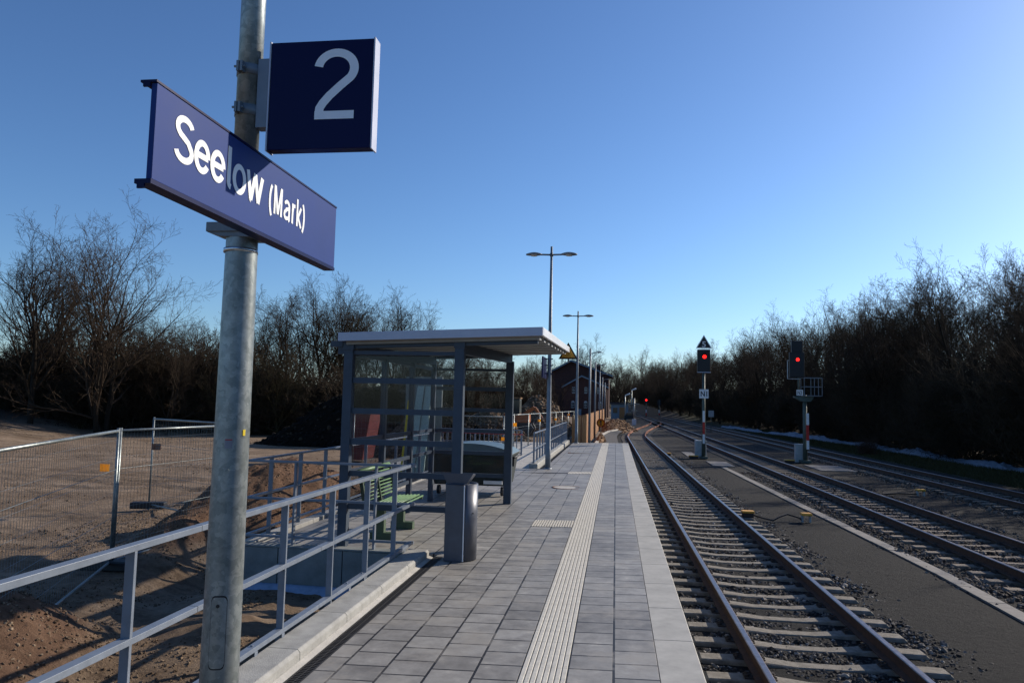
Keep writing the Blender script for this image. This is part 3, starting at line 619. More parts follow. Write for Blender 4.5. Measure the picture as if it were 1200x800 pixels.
# manhole covers
def manhole(x, y, r_, label):
    e = empty('manhole_cover', (x, y, zp(x)), label, 'manhole cover'); z = zp(x)
    b = MB(); b.lathe([(r_, -.01), (r_, .006), (r_*.86, .006), (r_*.86, -.01)], (x, y, z), 40); b.build('ring', 'iron', e)
    b = MB(); b.lathe([(r_*.85, .004), (0, .004)], (x, y, z), 40); b.build('cover', 'concrete', e)
manhole(-1.12, 17.87, .36, 'round rust rimmed manhole cover in the paving left of the tactile strip')
e = empty('drain_cover', (-1.4, 30.7, zp(-1.4)), 'rectangular rusty drain cover in the far end of the paving', 'drain cover')
b = MB(); b.box(-1.9, -.9, 30.5, 30.9, zp(-1.4)-.02, zp(-1.4)+.008); b.build('frame', 'iron', e); b = MB(); b.box(-1.8, -1.0, 30.55, 30.85, zp(-1.4), zp(-1.4)+.013); b.build('cover', 'wallconc', e)
b = MB(); b.ext([(-2.7, -.06), (-2.7, -.048), (-1.33, -.018), (-1.33, -.03)], 21.5, 21.62); st(b.build('channel_strip', 'grate'))
# retaining walls of the shelter bay
b = MB()
for x0, x1 in ((-5.06, -4.46), (-4.45, -3.56), (-3.55, -2.9), (-2.89, -2.61)): b.box(x0, x1, 9.66, 9.8, -1.0, -.065)
b.box(-5.06, -2.61, 9.65, 9.84, -.06, -.035)
w_ = empty('retaining_wall', (-3.8, 9.7, -.8), 'dark concrete panel retaining wall below the shelter bay, facing the camera', 'retaining wall'); b.build('panels', 'wallconc', w_, bevel=.006)
b = MB(); y = 9.81
while y < 22.8: b.box(-5.06, -4.86, y, y+.99, -1.0, -.02); y += 1.0
w2 = b.build('side_wall', 'concrete', bevel=.006); tag(w2, 'long concrete edging wall behind the shelter, with pale sunlit top', 'retaining wall')
# foil at the wall foot
rg = np.random.default_rng(7); nx_, ny_ = 60, 10; vs = []
for j in range(ny_):
    for i in range(nx_):
        x = -5.15+i*2.5/nx_; t = j/(ny_-1); ww = fbm(np.array(x*3.), np.array(j*.7), 4, 3)
        vs.append((x, 9.64-t*.28-ww*.12*t, -.52-.02*i/nx_+ww*.1*t-(1 if t > .4 else t/.4)*.12-.035*t))
b = MB(); b.add(vs, [(j*nx_+i, j*nx_+i+1, (j+1)*nx_+i+1, (j+1)*nx_+i) for j in range(ny_-1) for i in range(nx_-1)], 0, True)
f_ = b.build('plastic_foil', 'bluetarp'); tag(f_, 'crumpled bluish plastic foil at the foot of the concrete retaining wall', 'foil')
sf = f_.modifiers.new('thickness', 'SOLIDIFY'); sf.thickness = .006
# light concrete path / ramp behind railing
b = MB(); b.box(-7.2, -2.66, 23.02, 39, -.3, -.07); st(b.build('concrete_path', 'concrete'))
# asphalt way and pale kerb beyond the platform end
b = MB(); pts = [(48, -1.04), (62, -.98), (70.8, -.57), (80, .6), (96, 2.1)]
vs = []; 
ysx = np.arange(Y1+.05, 97, 2.0); xl = np.interp(ysx, [39, 44, 48, 62, 70.8, 80, 96], [-1.1, -1.08, -1.04, -.98, -.57, .6, 2.1]); xr = np.array([min(xc_near(v)-1.65, 3.1) for v in ysx]); xr = np.maximum(xr, xl+.05)
vs = [p for y, l, r_ in zip(ysx, xl, xr) for p in ((l, y, -.43-.004*(y-39)), (r_, y, -.60-.002*(y-39)))]
b.add(vs, [(2*i, 2*i+1, 2*i+3, 2*i+2) for i in range(len(ysx)-1)]); MT['asphalt'] = M('dark_asphalt', (.05, .05, .053), .9, 0, .3, 3, .4, 60); st(b.build('asphalt_path', 'asphalt'))
b = MB(); vs = [p for y, l in zip(ysx, xl) for p in ((l-.2, y, -.9), (l-.2, y, -.33-.004*(y-39)), (l, y, -.33-.004*(y-39)), (l, y, -.9))]
b.add(vs, [(4*i+k, 4*i+k+1, 4*i+k+5, 4*i+k+4) for i in range(len(ysx)-1) for k in range(3)]); st(b.build('kerb', 'concrete'))
b = MB(); b.box(-2.6, .66, Y1, Y1+.06, -.95, -.06); st(b.build('platform_end', 'kerb'))
# cable duct strip between near and middle track
b = MB(); yd = 9.0; rgd = random.Random(3)
def xd(y): return float(np.interp(y, [9, 11.3, 14.15, 18.4, 22.6, 36.3, 40], [5.50, 5.52, 5.57, 5.46, 5.3, 4.98, 4.95]))
while yd < 36:
    x = xd(yd+.5); x2 = xd(yd+1.5); dz = rgd.uniform(-.004, .004)
    b.add([(xd(yd)-.12, yd+.008, -.80+dz), (xd(yd)+.12, yd+.008, -.80+dz), (xd(yd+1)+.12, yd+.992, -.80+dz), (xd(yd+1)-.12, yd+.992, -.80+dz), (xd(yd)-.12, yd+.008, -.9), (xd(yd)+.12, yd+.008, -.9), (xd(yd+1)+.12, yd+.992, -.9), (xd(yd+1)-.12, yd+.992, -.9)],
          [(0, 1, 2, 3), (0, 4, 5, 1), (1, 5, 6, 2), (2, 6, 7, 3), (3, 7, 4, 0)]); yd += 1
MT['duct'] = M('duct_concrete', (.2, .185, .17), .85, 0, .3, 5, .3, 80); st(b.build('cable_duct_cover', 'duct'))
b = MB(); b.box(4.6, 5.6, 36.6, 39.6, -.9, -.795); b.box(9.3, 10.9, 36, 39.2, -.9, -.795); b.box(4.0, 4.6, 43, 47, -.9, -.797); st(b.build('concrete_slabs', 'duct'))

# ================================================================== STATION SIGN POLE
px_, py_ = -1.775, 3.3
e = empty('sign_pole', (px_, py_, -.04), 'thick galvanised steel pole in the left foreground carrying the station name sign', 'pole')
b = MB(); b.tube([(px_, py_, -.05), (px_, py_, .9), (px_, py_, 2.1), (px_, py_, 2.70)], [.0875, .084, .0765, .0725], 48, caps=False); b.build('lower_shaft', 'galv', e)
b = MB(); b.tube([(px_-.005, py_, 2.70), (px_-.005, py_, 5.4)], [.0575, .0575], 40); b.build('upper_shaft', 'galv', e)
b = MB(); b.box(px_-.14, px_+.145, py_-.085, py_+.085, 2.705, 2.75); b.ext([(px_-.14, 2.705), (px_-.07, 2.685), (px_+.1, 2.68), (px_+.145, 2.705)], py_-.075, py_+.075); b.build('head_plate', 'lampsteel', e, bevel=.003)
def clampband(z, r_, mat='lampsteel', h=.022, bolt=True):
    q = MB(); q.lathe([(r_, -h/2), (r_+.004, -h/2), (r_+.004, h/2), (r_, h/2)], (px_-.004, py_, z), 40)
    if bolt:
        q.box(px_-.03, px_-.018, py_-r_-.03, py_-r_+.01, z-h/2, z+h/2); q.box(px_-.012, px_+.0, py_-r_-.03, py_-r_+.01, z-h/2, z+h/2)
        q.tube([(px_-.045, py_-r_-.018, z), (px_+.012, py_-r_-.018, z)], .006, 8)
    return q.build('clamp_band', mat, e)
MT['bandmetal'] = M('bright_steel_band', (.6, .62, .64), .25, .9, .1, 30)
clampband(3.505, .0585, h=.05); clampband(3.305, .0585, h=.05); clampband(2.625, .0745, 'bandmetal', .018, False)
# hatch door
def arcplate(r_, a0, a1, z0, z1, n=14, rc=.02):
    q = MB(); vs = []
    for i in range(n+1):
        a = a0+(a1-a0)*i/n; d = min(i, n-i)/n*abs(a1-a0)*r_; cut = 0 if d > rc else rc-math.sqrt(max(0, rc*rc-(rc-d)**2))
        for z in (z0+cut, z1-cut): vs.append((px_+r_*math.cos(a), py_+r_*math.sin(a), z))
    q.add(vs, [(2*i, 2*i+2, 2*i+3, 2*i+1) for i in range(n)], 0, True); return q
ac = math.atan2(-py_, -px_) # towards camera
ac = math.atan2(0-py_, 0-px_)
gap = arcplate(.0853, ac-.62, ac+.22, .722, 1.045); gap.build('hatch_gap', 'black', e)
h_ = arcplate(.0864, ac-.595, ac+.195, .729, 1.038).build('hatch_door', 'galv', e)
q = MB(); a = ac-.25; q.tube([(px_+.085*math.cos(a), py_+.085*math.sin(a), 1.0), (px_+.09*math.cos(a), py_+.09*math.sin(a), 1.0)], .008, 12); q.build('lock', 'black', h_)
q = arcplate(.0805, ac+.62, ac+.80, 1.757, 1.785, 4, 0); q.build('warning_sticker', 'sticker', e)
q = arcplate(.0799, ac-.38, ac+.05, 1.70, 1.742, 6, 0); q.build('faded_label', 'stickpale', e)
q = arcplate(.0803, ac-.36, ac+.03, 1.736, 1.7415, 6, 0); q.build('label_stripe', 'stickred', e)
q = MB(); a = ac-.2; q.tube([(px_+.078*math.cos(a), py_+.078*math.sin(a), 1.60), (px_+.0835*math.cos(a), py_+.0835*math.sin(a), 1.60)], .012, 14); q.build('bolt', 'galv', e)
# station name sign
XS = -1.62
e = empty('station_sign', (XS-.02, 3.2, 2.68), 'long blue station name sign reading Seelow (Mark) in white letters', 'sign')
b = MB(); b.box(XS-.022, XS, 2.36, 4.075, 2.69, 3.036); b.build('panel', 'signblue', e, bevel=.0015)
b = MB(); b.ext([(XS-.06, 2.672), (XS+.003, 2.672), (XS+.003, 2.6885), (XS-.06, 2.6885)], 2.352, 4.078); b.ext([(XS-.06, 3.0375), (XS+.003, 3.0375), (XS+.003, 3.046), (XS-.06, 3.046)], 2.352, 4.078)
b.box(XS-.05, XS-.0225, 2.352, 2.36, 2.655, 2.672); b.box(XS-.05, XS-.0225, 2.352, 2.36, 3.022, 3.037); b.build('frame', 'signdark', e)
strokes_text('Seelow', 'lettering', (XS+.0005, 2.478, 2.797), (0, 1, 0), (0, 0, 1), .70, .186, .138, 'signwhite', e)
strokes_text('(Mark)', 'lettering', (XS+.0005, 3.236, 2.785), (0, 1, 0), (0, 0, 1), .405, .160, .13, 'signwhite', e)
b = MB(); b.box(px_+.05, XS-.0225, 3.24, 3.36, 2.78, 2.82); b.box(px_+.05, XS-.0225, 3.24, 3.36, 2.93, 2.97); b.build('bracket', 'lampsteel', e)
# platform number box
e = empty('platform_number_sign', (-1.66, 3.3, 3.107), 'square navy box sign with a pale number 2 beside the pole', 'sign')
b = MB(); b.box(-1.660, -1.149, 3.272, 3.335, 3.108, 3.637); b.build('box', 'signdark', e, bevel=.003)
for xx in (-1.148, -1.668): b = MB(); b.box(xx, xx+.007, 3.268, 3.339, 3.104, 3.641); b.build('side_rim', 'fascia', e)
MT['signgrey'] = M('sign_pale_number', (.78, .8, .84), .5, 0, .05, 5)
strokes_text('2', 'number', (-1.438, 3.2715, 3.250), (1, 0, 0), (0, 0, 1), .219, .343, .115, 'signgrey', e)
b = MB(); b.box(px_+.05, -1.669, 3.27, 3.33, 3.22, 3.56); b.build('bracket', 'railpaint', e, bevel=.002)

# ================================================================== RAILING NEAR
XR = -2.62
def rail_run(b, p, q, zs, w=.05, h=.035, gapjoint=None):
    for z in zs: b.rail((p[0], p[1], z), (q[0], q[1], z), w, h)
e = empty('platform_railing', (XR, 6, -.1), 'grey blue three-bar steel railing running beside the kerb in the left foreground', 'railing')
for i, z in enumerate((1.10, .60, .10)):
    b = MB(); b.rail((XR, 1.4, z), (XR, 9.64, z), .062, .036)
    if i == 2:
        for yy in (5.3, 5.75, 7.25, 7.7, 9.2): b.box(XR+.03, XR+.035, yy, yy+.05, z-.07, z-.018); b.tube([(XR+.0, yy+.02, z+.012), (XR+.0, yy+.02, z+.03)], .012, 6)
    for yy in (2.5, 4.5, 6.5, 8.5): b.box(XR-.0325, XR+.0325, yy, yy+.004, z-.019, z+.019, 1)
    b.build('rail', ['railpaint', 'black'], e, bevel=.004)
for yy in (1.85, 2.85, 3.85, 4.82, 5.78, 6.8, 7.8, 8.82): b = MB(); b.box(XR-.028, XR+.028, yy-.012, yy+.012, -.75, 1.08); b.build('post', 'railpaint', e, bevel=.002)
e = empty('bay_railing', (-3.8, 9.75, -.04), 'grey blue three-bar railing across the top of the dark retaining wall', 'railing')
for z in (1.07, .57, .07): b = MB(); b.rail((-4.99, 9.75, z), (XR, 9.75, z), .05, .03); b.build('rail', 'railpaint', e, bevel=.003)
for x in (-4.29, -3.16): b = MB(); b.box(x-.013, x+.013, 9.72, 9.78, -.04, 1.055); b.build('post', 'railpaint', e)
e = empty('rear_railing', (-4.97, 12, -.02), 'grey blue three-bar railing on the edging wall behind the shelter', 'railing')
for z in (1.07, .57, .07): b = MB(); b.rail((-4.97, 9.73, z), (-4.97, 22.6, z), .05, .03); b.build('rail', 'railpaint', e, bevel=.003)
for yy in (10.43, 11.46, 12.5, 13.55, 14.6, 15.65, 16.7, 17.75, 18.8, 19.85, 20.9, 21.95): b = MB(); b.box(-5.0, -4.94, yy-.012, yy+.012, -.03, 1.055); b.build('post', 'railpaint', e)
# baluster railings further along
def baluster(name, p, q, z0, h, n, label, mids=(.5,)):
    e = empty(name, (p[0], p[1], z0), label, 'railing'); P = Vector((p[0], p[1], 0)); Q = Vector((q[0], q[1], 0))
    for z in [h, .08]+[h*m for m in mids]: b = MB(); b.rail((p[0], p[1], z0+z), (q[0], q[1], z0+z), .05, .03); b.build('rail', 'railpaint', e)
    for i in range(n+1):
        c = P.lerp(Q, i/n); post = i % 8 == 0 or i == n or n == 17
        b = MB(); s = (.026 if n == 17 else .032) if post else .016; b.box(c.x-s, c.x+s, c.y-s*.6, c.y+s*.6, z0+(-.05 if post else .08), z0+h); b.build('post' if post else 'baluster', 'railpaint', e)
baluster('baluster_railing', (-2.5, 23.25), (-2.5, 38.9), .04, .98, 17, 'grey blue railing with many upright bars running along the kerb past the lamp post')
baluster('baluster_railing', (-6.9, 28.9), (-3.6, 28.9), -.06, .95, 18, 'grey blue railing with upright bars crossing behind the domed container')

# ================================================================== SHELTER
e = empty('platform_shelter', (-2.9, 12.3, -.04), 'glazed steel waiting shelter with a flat overhanging corrugated roof', 'shelter')
XA, XB, YA, YB = -3.66, -2.1, 9.93, 14.78
def post(x, y, w=.125, z1=2.72, d=.125): b = MB(); b.box(x-w/2, x+w/2, y-d/2, y+d/2, -.06, z1); b.build('post', 'shelter', e, bevel=.004)
post(XA, YA); post(XB, YA, .13, 2.70); post(XB, YB, .15, 2.76)
for yy in (11.55, 13.17, YB): post(XA, yy, .09, 2.70, .09)
b = MB(); b.box(XA-.075, XA+.075, YA-.075, YA+.075, 2.62, 2.73); b.build('post_cap', 'shelter', e); b = MB(); b.box(XB-.075, XB+.075, YA-.075, YA+.075, 2.66, 2.80); b.build('post_cap', 'shelter', e)
levels = (2.58, 2.20, 1.78, 1.36, .93, .49)
for (yy) in (YA, YB):
    for k, z in enumerate(levels): b = MB(); b.box(XA+.064, XB-.066, yy-.028, yy+.028, z-.038+(.015 if k == 0 else 0), z+.038-(.01 if k == 0 else 0)); b.build('crossbar', 'shelter', e)
    for k in range(5): b = MB(); b.box(XA+.066, XB-.068, yy-.006, yy+.006, levels[k+1]+.04, levels[k]-.04); b.build('glass_pane', 'glass', e)
ys = (YA, 11.55, 13.17, YB)
for j in range(3):
    for k, z in enumerate((2.58, 1.36, .93, .49)): b = MB(); b.box(XA-.02, XA+.02, ys[j]+.07, ys[j+1]-.05, z-.03, z+.03); b.build('crossbar', 'shelter', e)
    for z0, z1 in ((.53, .89), (.97, 1.32), (1.40, 2.54)): b = MB(); b.box(XA-.005, XA+.005, ys[j]+.07, ys[j+1]-.05, z0, z1); b.build('glass_pane', 'glass', e)
# roof: x -3.86..-0.95, y 9.72..15.4, rising slightly to the track and to the back
def rz(x, y): return 2.775+(x+3.86)*.036+(y-9.72)*.030
X0, X1, Y0, Yb = -3.73, -.99, 9.74, 15.35
b = MB()
def sl4(b, x0, x1, y0, y1, d0, d1, mat=0):
    v = [(x, y, rz(x, y)+d) for d in (d0, d1) for x, y in ((x0, y0), (x1, y0), (x1, y1), (x0, y1))]
    b.add(v, [(0, 3, 2, 1), (4, 5, 6, 7), (0, 1, 5, 4), (1, 2, 6, 5), (2, 3, 7, 6), (3, 0, 4, 7)], mat)
sl4(b, X0, X1, Y0, Yb, .03, .045); yy = Y0+.06
while yy < Yb-.3:
    v = []
    for x in (X0+.05, X1-.02):
        for dy, dz in ((0, .03), (.03, -.10), (.27, -.10), (.30, .03)): v.append((x, yy+dy, rz(x, yy+dy)+dz))
    b.add(v, [(0, 4, 5, 1), (1, 5, 6, 2), (2, 6, 7, 3), (4, 7, 6, 5), (0, 1, 2, 3)]); yy += .62
rs = b.build('roof_sheet', 'roofsheet', e)
b = MB(); sl4(b, X0-.03, X1+.03, Y0-.035, Y0, -.055, .06); b.build('front_fascia', 'fascia', e, bevel=.004)
b = MB(); sl4(b, X1, X1+.035, Y0+.002, Yb, -.05, .06); b.build('side_fascia', 'fascialight', e, bevel=.004)
b = MB(); sl4(b, X0-.03, X0, Y0+.002, Yb, -.05, .06); sl4(b, X0-.03, X1+.03, Yb, Yb+.03, -.05, .06); b.build('rear_fascia', 'fascia', e)
b = MB(); sl4(b, X0+.06, X1-.05, YA-.04, YA+.04, -.15, -.09); b.build('cross_bar', 'shelter', e); b = MB(); sl4(b, X0+.06, XB-.05, YB-.04, YB+.04, -.15, -.09); b.build('cross_bar', 'shelter', e)
for x in (XB, XA):
    b = MB()
    v = [(x+i*.045, y, rz(x, y)-.26+k*.16) for k in (0, 1) for i, y in ((-1, YA), (1, YA), (1, YB), (-1, YB))]
    b.add(v, [(0, 3, 2, 1), (4, 5, 6, 7), (0, 1, 5, 4), (1, 2, 6, 5), (2, 3, 7, 6), (3, 0, 4, 7)]); b.build('long_beam', 'shelter', e)
b = MB(); b.box(X0-.2, X0-.03, 9.9, 10.02, 2.66, 2.74); b.box(X0-.1, X0+.1, 9.92, 10.0, 2.56, 2.66); b.tube([(X0-.07, 9.98, 2.73), (X0-.07, 15.2, 2.75)], .05, 10); b.build('gutter', 'shelter', e)
# bench in shelter
e = empty('bench', (-3.35, 11, -.04), 'green slatted metal bench inside the glazed shelter', 'bench')
b = MB(); y0, y1 = 10.32, 11.7
prof = [(-3.02, .44), (-3.08, .455), (-3.14, .45), (-3.20, .447), (-3.26, .443), (-3.32, .44), (-3.38, .437), (-3.44, .435)]
for x, z in prof: b.tube([(x, y0, z), (x, y1, z)], .014, 7)
b.build('seat', 'green', e)
b = MB()
for k in range(8): z = .50+k*.05; b.tube([(-3.50-.011*k, y0, z), (-3.50-.011*k, y1, z)], .011, 7)
b.tube([(-3.6, y0-.02, .92), (-3.6, y1+.02, .92)], .03, 10); b.build('backrest', 'green', e)
MT['benchframe'] = M('green_bench_frame', (.05, .085, .045), .5)
for yy in (10.3, 11.0, 11.7): b = MB(); b.box(-3.47, -3.02, yy-.02, yy+.02, .39, .432); b.obox((-3.53, yy, .66), (.05, .04, .5), (0, -.2, 0)); b.build('side_frame', 'benchframe', e)
for yy in (10.5, 11.5): b = MB(); b.box(-3.4, -3.25, yy-.05, yy+.05, -.05, .39); b.box(-3.45, -3.1, yy-.06, yy+.06, -.045, .06); b.build('leg', 'benchframe', e)

# litter bin
bx, by = -1.925, 9.44
e = empty('litter_bin', (bx, by, -.04), 'grey metal cylinder litter bin with a tilted funnel top, beside the kerb end', 'litter bin')
b = MB(); rr = .205
def arc(a0, a1, r0, r1, z0, z1, n=24):
    q = MB(); vs = []
    for i in range(n+1):
        a = a0+(a1-a0)*i/n
        for r_, z in ((r0, z0), (r1, z0), (r1, z1), (r0, z1)): vs.append((bx+r_*math.cos(a), by+r_*math.sin(a), z))
    q.add(vs, [(4*i+k, 4*i+4+k, 4*i+4+(k+1) % 4, 4*i+(k+1) % 4) for i in range(n) for k in range(4)]+[(0, 1, 2, 3), (4*n+3, 4*n+2, 4*n+1, 4*n)], 0, True); return q
arc(-math.pi/2+.42, math.pi*.75, .19, rr, -.03, .905).build('curved_shell', 'binpaint', e)
b = MB(); b.ext([(-.19, -.05), (-.17, -.19), (.065, -.19), (.065, -.175), (.01, -.16), (.01, .1), (-.19, .1)], -.035, .9, 0, 'z')
b.v = [(x+bx, y+by, z) for x, y, z in b.v]; b.build('front_panel', 'binpaint', e, bevel=.006)
b = MB(); b.box(bx+.066, bx+.078, by-.206, by-.19, -.03, .9); b.build('edge_strip', 'fascialight', e)
arc(math.pi*.75, math.pi*1.35, .19, rr, -.03, .905).build('curved_shell', 'binpaint', e)
b = MB(); b.lathe([(.206, .905), (.19, .915), (.165, .905), (.165, .85)], (bx, by, 0), 36); b.build('rim', 'binpaint', e)
b = MB(); v = []
for k, (hw, y_, z) in enumerate(((.13, -.09, .87), (.205, -.16, 1.04), (.205, .1, 1.04), (.13, .05, .87))): v += [(bx-.03-hw, by+y_, z), (bx-.03+hw, by+y_, z)]
b.add([(bx-.15, by-.15, .885), (bx+.07, by-.15, .885), (bx+.17, by-.165, 1.04), (bx-.22, by-.165, 1.04), (bx-.15, by+.06, .885), (bx+.07, by+.06, .885), (bx+.17, by+.02, 1.02), (bx-.22, by+.02, 1.02)],
      [(0, 1, 2, 3), (0, 3, 7, 4), (1, 5, 6, 2), (0, 4, 5, 1)])
o = b.build('funnel', 'binpaint', e); s_ = o.modifiers.new('thick', 'SOLIDIFY'); s_.thickness = .006
b = MB(); b.lathe([(.164, .86), (0, .86)], (bx, by, 0), 24); b.build('inner_liner', 'black', e)
b = MB(); b.tube([(bx+.17, by-.118, .55), (bx+.175, by-.123, .55)], .008, 8); b.build('lock', 'black', e)

# domed waste container behind shelter
cx0, cx1, cy0, cy1 = -3.95, -2.17, 15.75, 16.95
e = empty('waste_container', (-3.05, 16.3, -.04), 'large dark green waste container with a domed grey lid behind the shelter', 'waste container')
b = MB(); v = []
for z, s in ((.17, .1), (.84, .0)): v += [(cx0+s, cy0+s, z), (cx1-s, cy0+s, z), (cx1-s, cy1-s, z), (cx0+s, cy1-s, z)]
b.add(v, [(0, 3, 2, 1), (4, 5, 6, 7), (0, 1, 5, 4), (1, 2, 6, 5), (2, 3, 7, 6), (3, 0, 4, 7)]); b.box(cx0-.02, cx1+.02, cy0-.02, cy1+.02, .8, .87); b.build('body', 'darkgreen', e, bevel=.02)
n = 14; prof = [(cx0-.03+(cx1-cx0+.06)*i/n, .86+.2*math.sin(math.pi*i/n)**.6) for i in range(n+1)]
b = MB(); b.ext(prof, cy0-.03, cy1+.03, 0, 'y'); b.build('lid', 'lidgrey', e, bevel=.01)
b = MB(); b.tube([(cx1+.04, cy0+.1, .78), (cx1+.04, cy1-.1, .78)], .02, 8); b.box(cx1, cx1+.05, cy0+.1, cy0+.14, .6, .8); b.build('handle', 'black', e)
for x in (cx0+.2, cx1-.2):
    for yy in (cy0+.15, cy1-.15): b = MB(); b.tube([(x-.03, yy, .06), (x+.03, yy, .06)], .095, 14); b.build('wheel', 'black', e)
b = MB(); b.box(-2.75, -2.35, cy0-.03, cy0+.04, .22, .29); b.build('foot_bar', 'white', e)

# ================================================================== LAMPS
def lamp(x, y, top, label, arms=True, r0=.085, base=-.05, group='double headed lamp posts on the platform'):
    e = empty('street_lamp', (x, y, base), label, 'lamp post', group)
    b = MB(); b.tube([(x, y, base), (x, y, .55), (x, y, .56), (x, y, 3.2), (x, y, top)], [r0, r0*.97, r0*.9, r0*.72, r0*.42], 16); b.build('post', 'lampsteel', e)
    b = MB(); b.lathe([(r0*1.5, 0), (r0*1.5, .03), (r0*1.05, .05)], (x, y, base), 16); b.build('base_collar', 'lampsteel', e)
    za = top-.26
    for s in (-1, 1):
        b = MB(); b.tube([(x, y, za), (x+s*.35, y, za+.01)], .028, 8); b.tube([(x, y, za-.05), (x, y, za+.05)], r0*.6, 12); b.build('arm', 'lampsteel', e)
        b = MB(); n = 9; pts = []; rad = []
        for i in range(n): t = i/(n-1); pts.append((x+s*(.30+.5*t), y, za+.03-.035*abs(t-.45))); rad.append(max(.012, .15*math.sin(math.pi*(.06+.88*t))**.6))
        b.tube(pts, rad, 14, squash=.36); hd = b.build('lamp_head', 'lampsteel', e)
        b = MB(); b.lathe([(.0, -.045), (.10, -.03), (.13, .0)], (x+s*.55, y, za-.005), 16); b.build('diffuser', 'lensglass', hd)
    return e
lamp(-2.035, 22.95, 6.83, 'nearest tall double headed lamp post, standing by the shelter roof')
lamp(-1.99, 38.75, 6.78, 'second tall double headed lamp post, at the far end of the platform')
for i, (y, t) in enumerate(((42.2, 5.1), (53, 4.95), (68, 4.95), (82, 4.95), (101, 4.95))):
    where = ('directly behind the platform end', 'second in its row', 'third in its row', 'fourth in its row', 'farthest of its row')[i]
    e = empty('old_lamp_post', (-1.45, y, -.4), 'slim single headed lamp post in front of the wooden fence, '+where, 'lamp post', 'slim lamp posts along the wooden fence')
    b = MB(); b.tube([(-1.45, y, -.4), (-1.45, y, t)], [.075, .05], 12); b.build('post', 'lampsteel', e)
    b = MB(); b.tube([(-1.45, y, t-.3), (-1.1, y, t-.22)], .025, 8); b.tube([(-1.12, y, t-.22), (-.95, y, t-.2), (-.75, y, t-.22)], [.04, .09, .03], 10, squash=.5); b.build('lamp_head', 'lampsteel', e)
# second name sign seen edge on
e = empty('station_sign', (-2.14, 22.9, 2.75), 'distant blue station sign seen almost edge on, on the nearest lamp post', 'sign')
b = MB(); b.box(-2.215, -2.175, 22.3, 23.5, 2.72, 3.36); b.build('panel', 'signdark', e)
b = MB()
for z in (2.85, 3.1, 3.3): b.box(-2.175, -1.93, 22.9, 22.96, z, z+.03)
b.build('bracket', 'signdark', e)
# warning triangle at roof corner
e = empty('warning_sign', (-.93, 15.5, 2.93), 'yellow warning triangle with black border at the far roof corner', 'sign')
def tri(c, s, y0, y1, mat=None, k=1.0):
    b = MB(); h = s*.866
    b.ext([(c[0]-s/2*k, c[1]-h/3*k), (c[0]+s/2*k, c[1]-h/3*k), (c[0], c[1]+h*2/3*k)], y0, y1); return b
tri((-.985, 2.98), .40, 15.42, 15.44).build('border', 'black', e); tri((-.985, 2.98), .40, 15.41, 15.419, k=.74).build('face', 'yellow', e)
b = MB(); b.box(-1.0, -.97, 15.445, 15.47, 2.8, 3.05); b.build('bracket', 'lampsteel', e)

# ================================================================== SIGNALS
def stripe_plate(e, x, y, zs, w=.1):
    for (z0, z1, m) in zs: b = MB(); b.box(x-w/2, x+w/2, y-.1, y-.09, z0, z1); b.build('mast_plate', m, e)
x, y = 4.69, 41.4
e = empty('railway_signal', (x, y, -.8), 'railway signal showing red, with a black triangle reading 5 on top', 'railway signal')
b = MB(); b.tube([(x, y, -.8), (x, y, 3.85)], [.1, .075], 10); b.box(x-.2, x+.2, y-.2, y+.2, -.8, -.68); b.build('mast', 'mast', e)
b = MB(); b.box(x-.34, x+.34, y-.12, y+.1, 3.83, 5.03); hd = b.build('lamp_housing', 'black', e, bevel=.02)
b = MB(); b.box(x-.36, x+.36, y-.14, y-.125, 3.80, 3.835); b.box(x-.36, x+.36, y-.14, y-.125, 5.03, 5.06); b.build('rim', 'fascia', hd)
b = MB(); b.lathe([(0, 0), (.10, 0)], (0, 0, 0), 20); b.v = [(x+.03+p[0], y-.135, 4.66+p[1]) for p in b.v]; b.build('red_lens', 'redlamp', hd)
b = MB(); b.tube([(x+.03, y-.3, 4.72), (x+.03, y-.12, 4.74)], .14, 12, caps=False); b.v = [(p[0], p[1], max(p[2], 4.70)) for p in b.v]; b.build('hood', 'black', hd)
tr = tri((x, 5.36), .84, y-.11, y-.07).build('triangle_border', 'white', e); tri((x, 5.36), .84, y-.125, y-.112, k=.82).build('triangle_face', 'black', e)
text('5', 'number', (x-.1, y-.127, 5.17), (1, 0, 0), (0, 0, 1), .2, .32, 'white', e, .002, .02)
b = MB(); b.box(x-.24, x+.24, y-.14, y-.12, 2.42, 2.9); b.build('number_plate', 'white', e); text('N1', 'number', (x-.17, y-.142, 2.52), (1, 0, 0), (0, 0, 1), .34, .28, 'black', e, .002, .02)
stripe_plate(e, x, y, ((1.15, 1.75, 'white'), (.5, 1.15, 'red'), (0, .5, 'white')), .12)
b = MB(); b.box(x-.42, x+.18, y+.2, y+.55, -.8, .15); b.build('cabinet', 'cabinet', e, bevel=.02)
x, y = 9.72, 40.6
e = empty('railway_signal', (x, y, -.8), 'railway signal showing red, with a small wire cage platform on its mast', 'railway signal')
b = MB(); b.tube([(x, y, -.8), (x, y, 2.7)], [.12, .1], 10); b.tube([(x-.3, y, 2.6), (x-.3, y, 3.8)], .05, 8); b.box(x-.25, x+.25, y-.25, y+.25, -.8, -.66); b.build('mast', 'mast', e)
b = MB(); b.box(x-.76, x-.02, y-.12, y+.1, 3.6, 4.9); b.box(x-.66, x-.1, y-.12, y+.1, 4.905, 5.5); hd = b.build('lamp_housing', 'black', e, bevel=.02)
b = MB(); b.lathe([(0, 0), (.085, 0)], (0, 0, 0), 20); b.v = [(x-.36+p[0], y-.135, 4.52+p[1]) for p in b.v]; b.build('red_lens', 'redlamp', hd)
b = MB(); zc0, zc1 = 2.66, 3.58
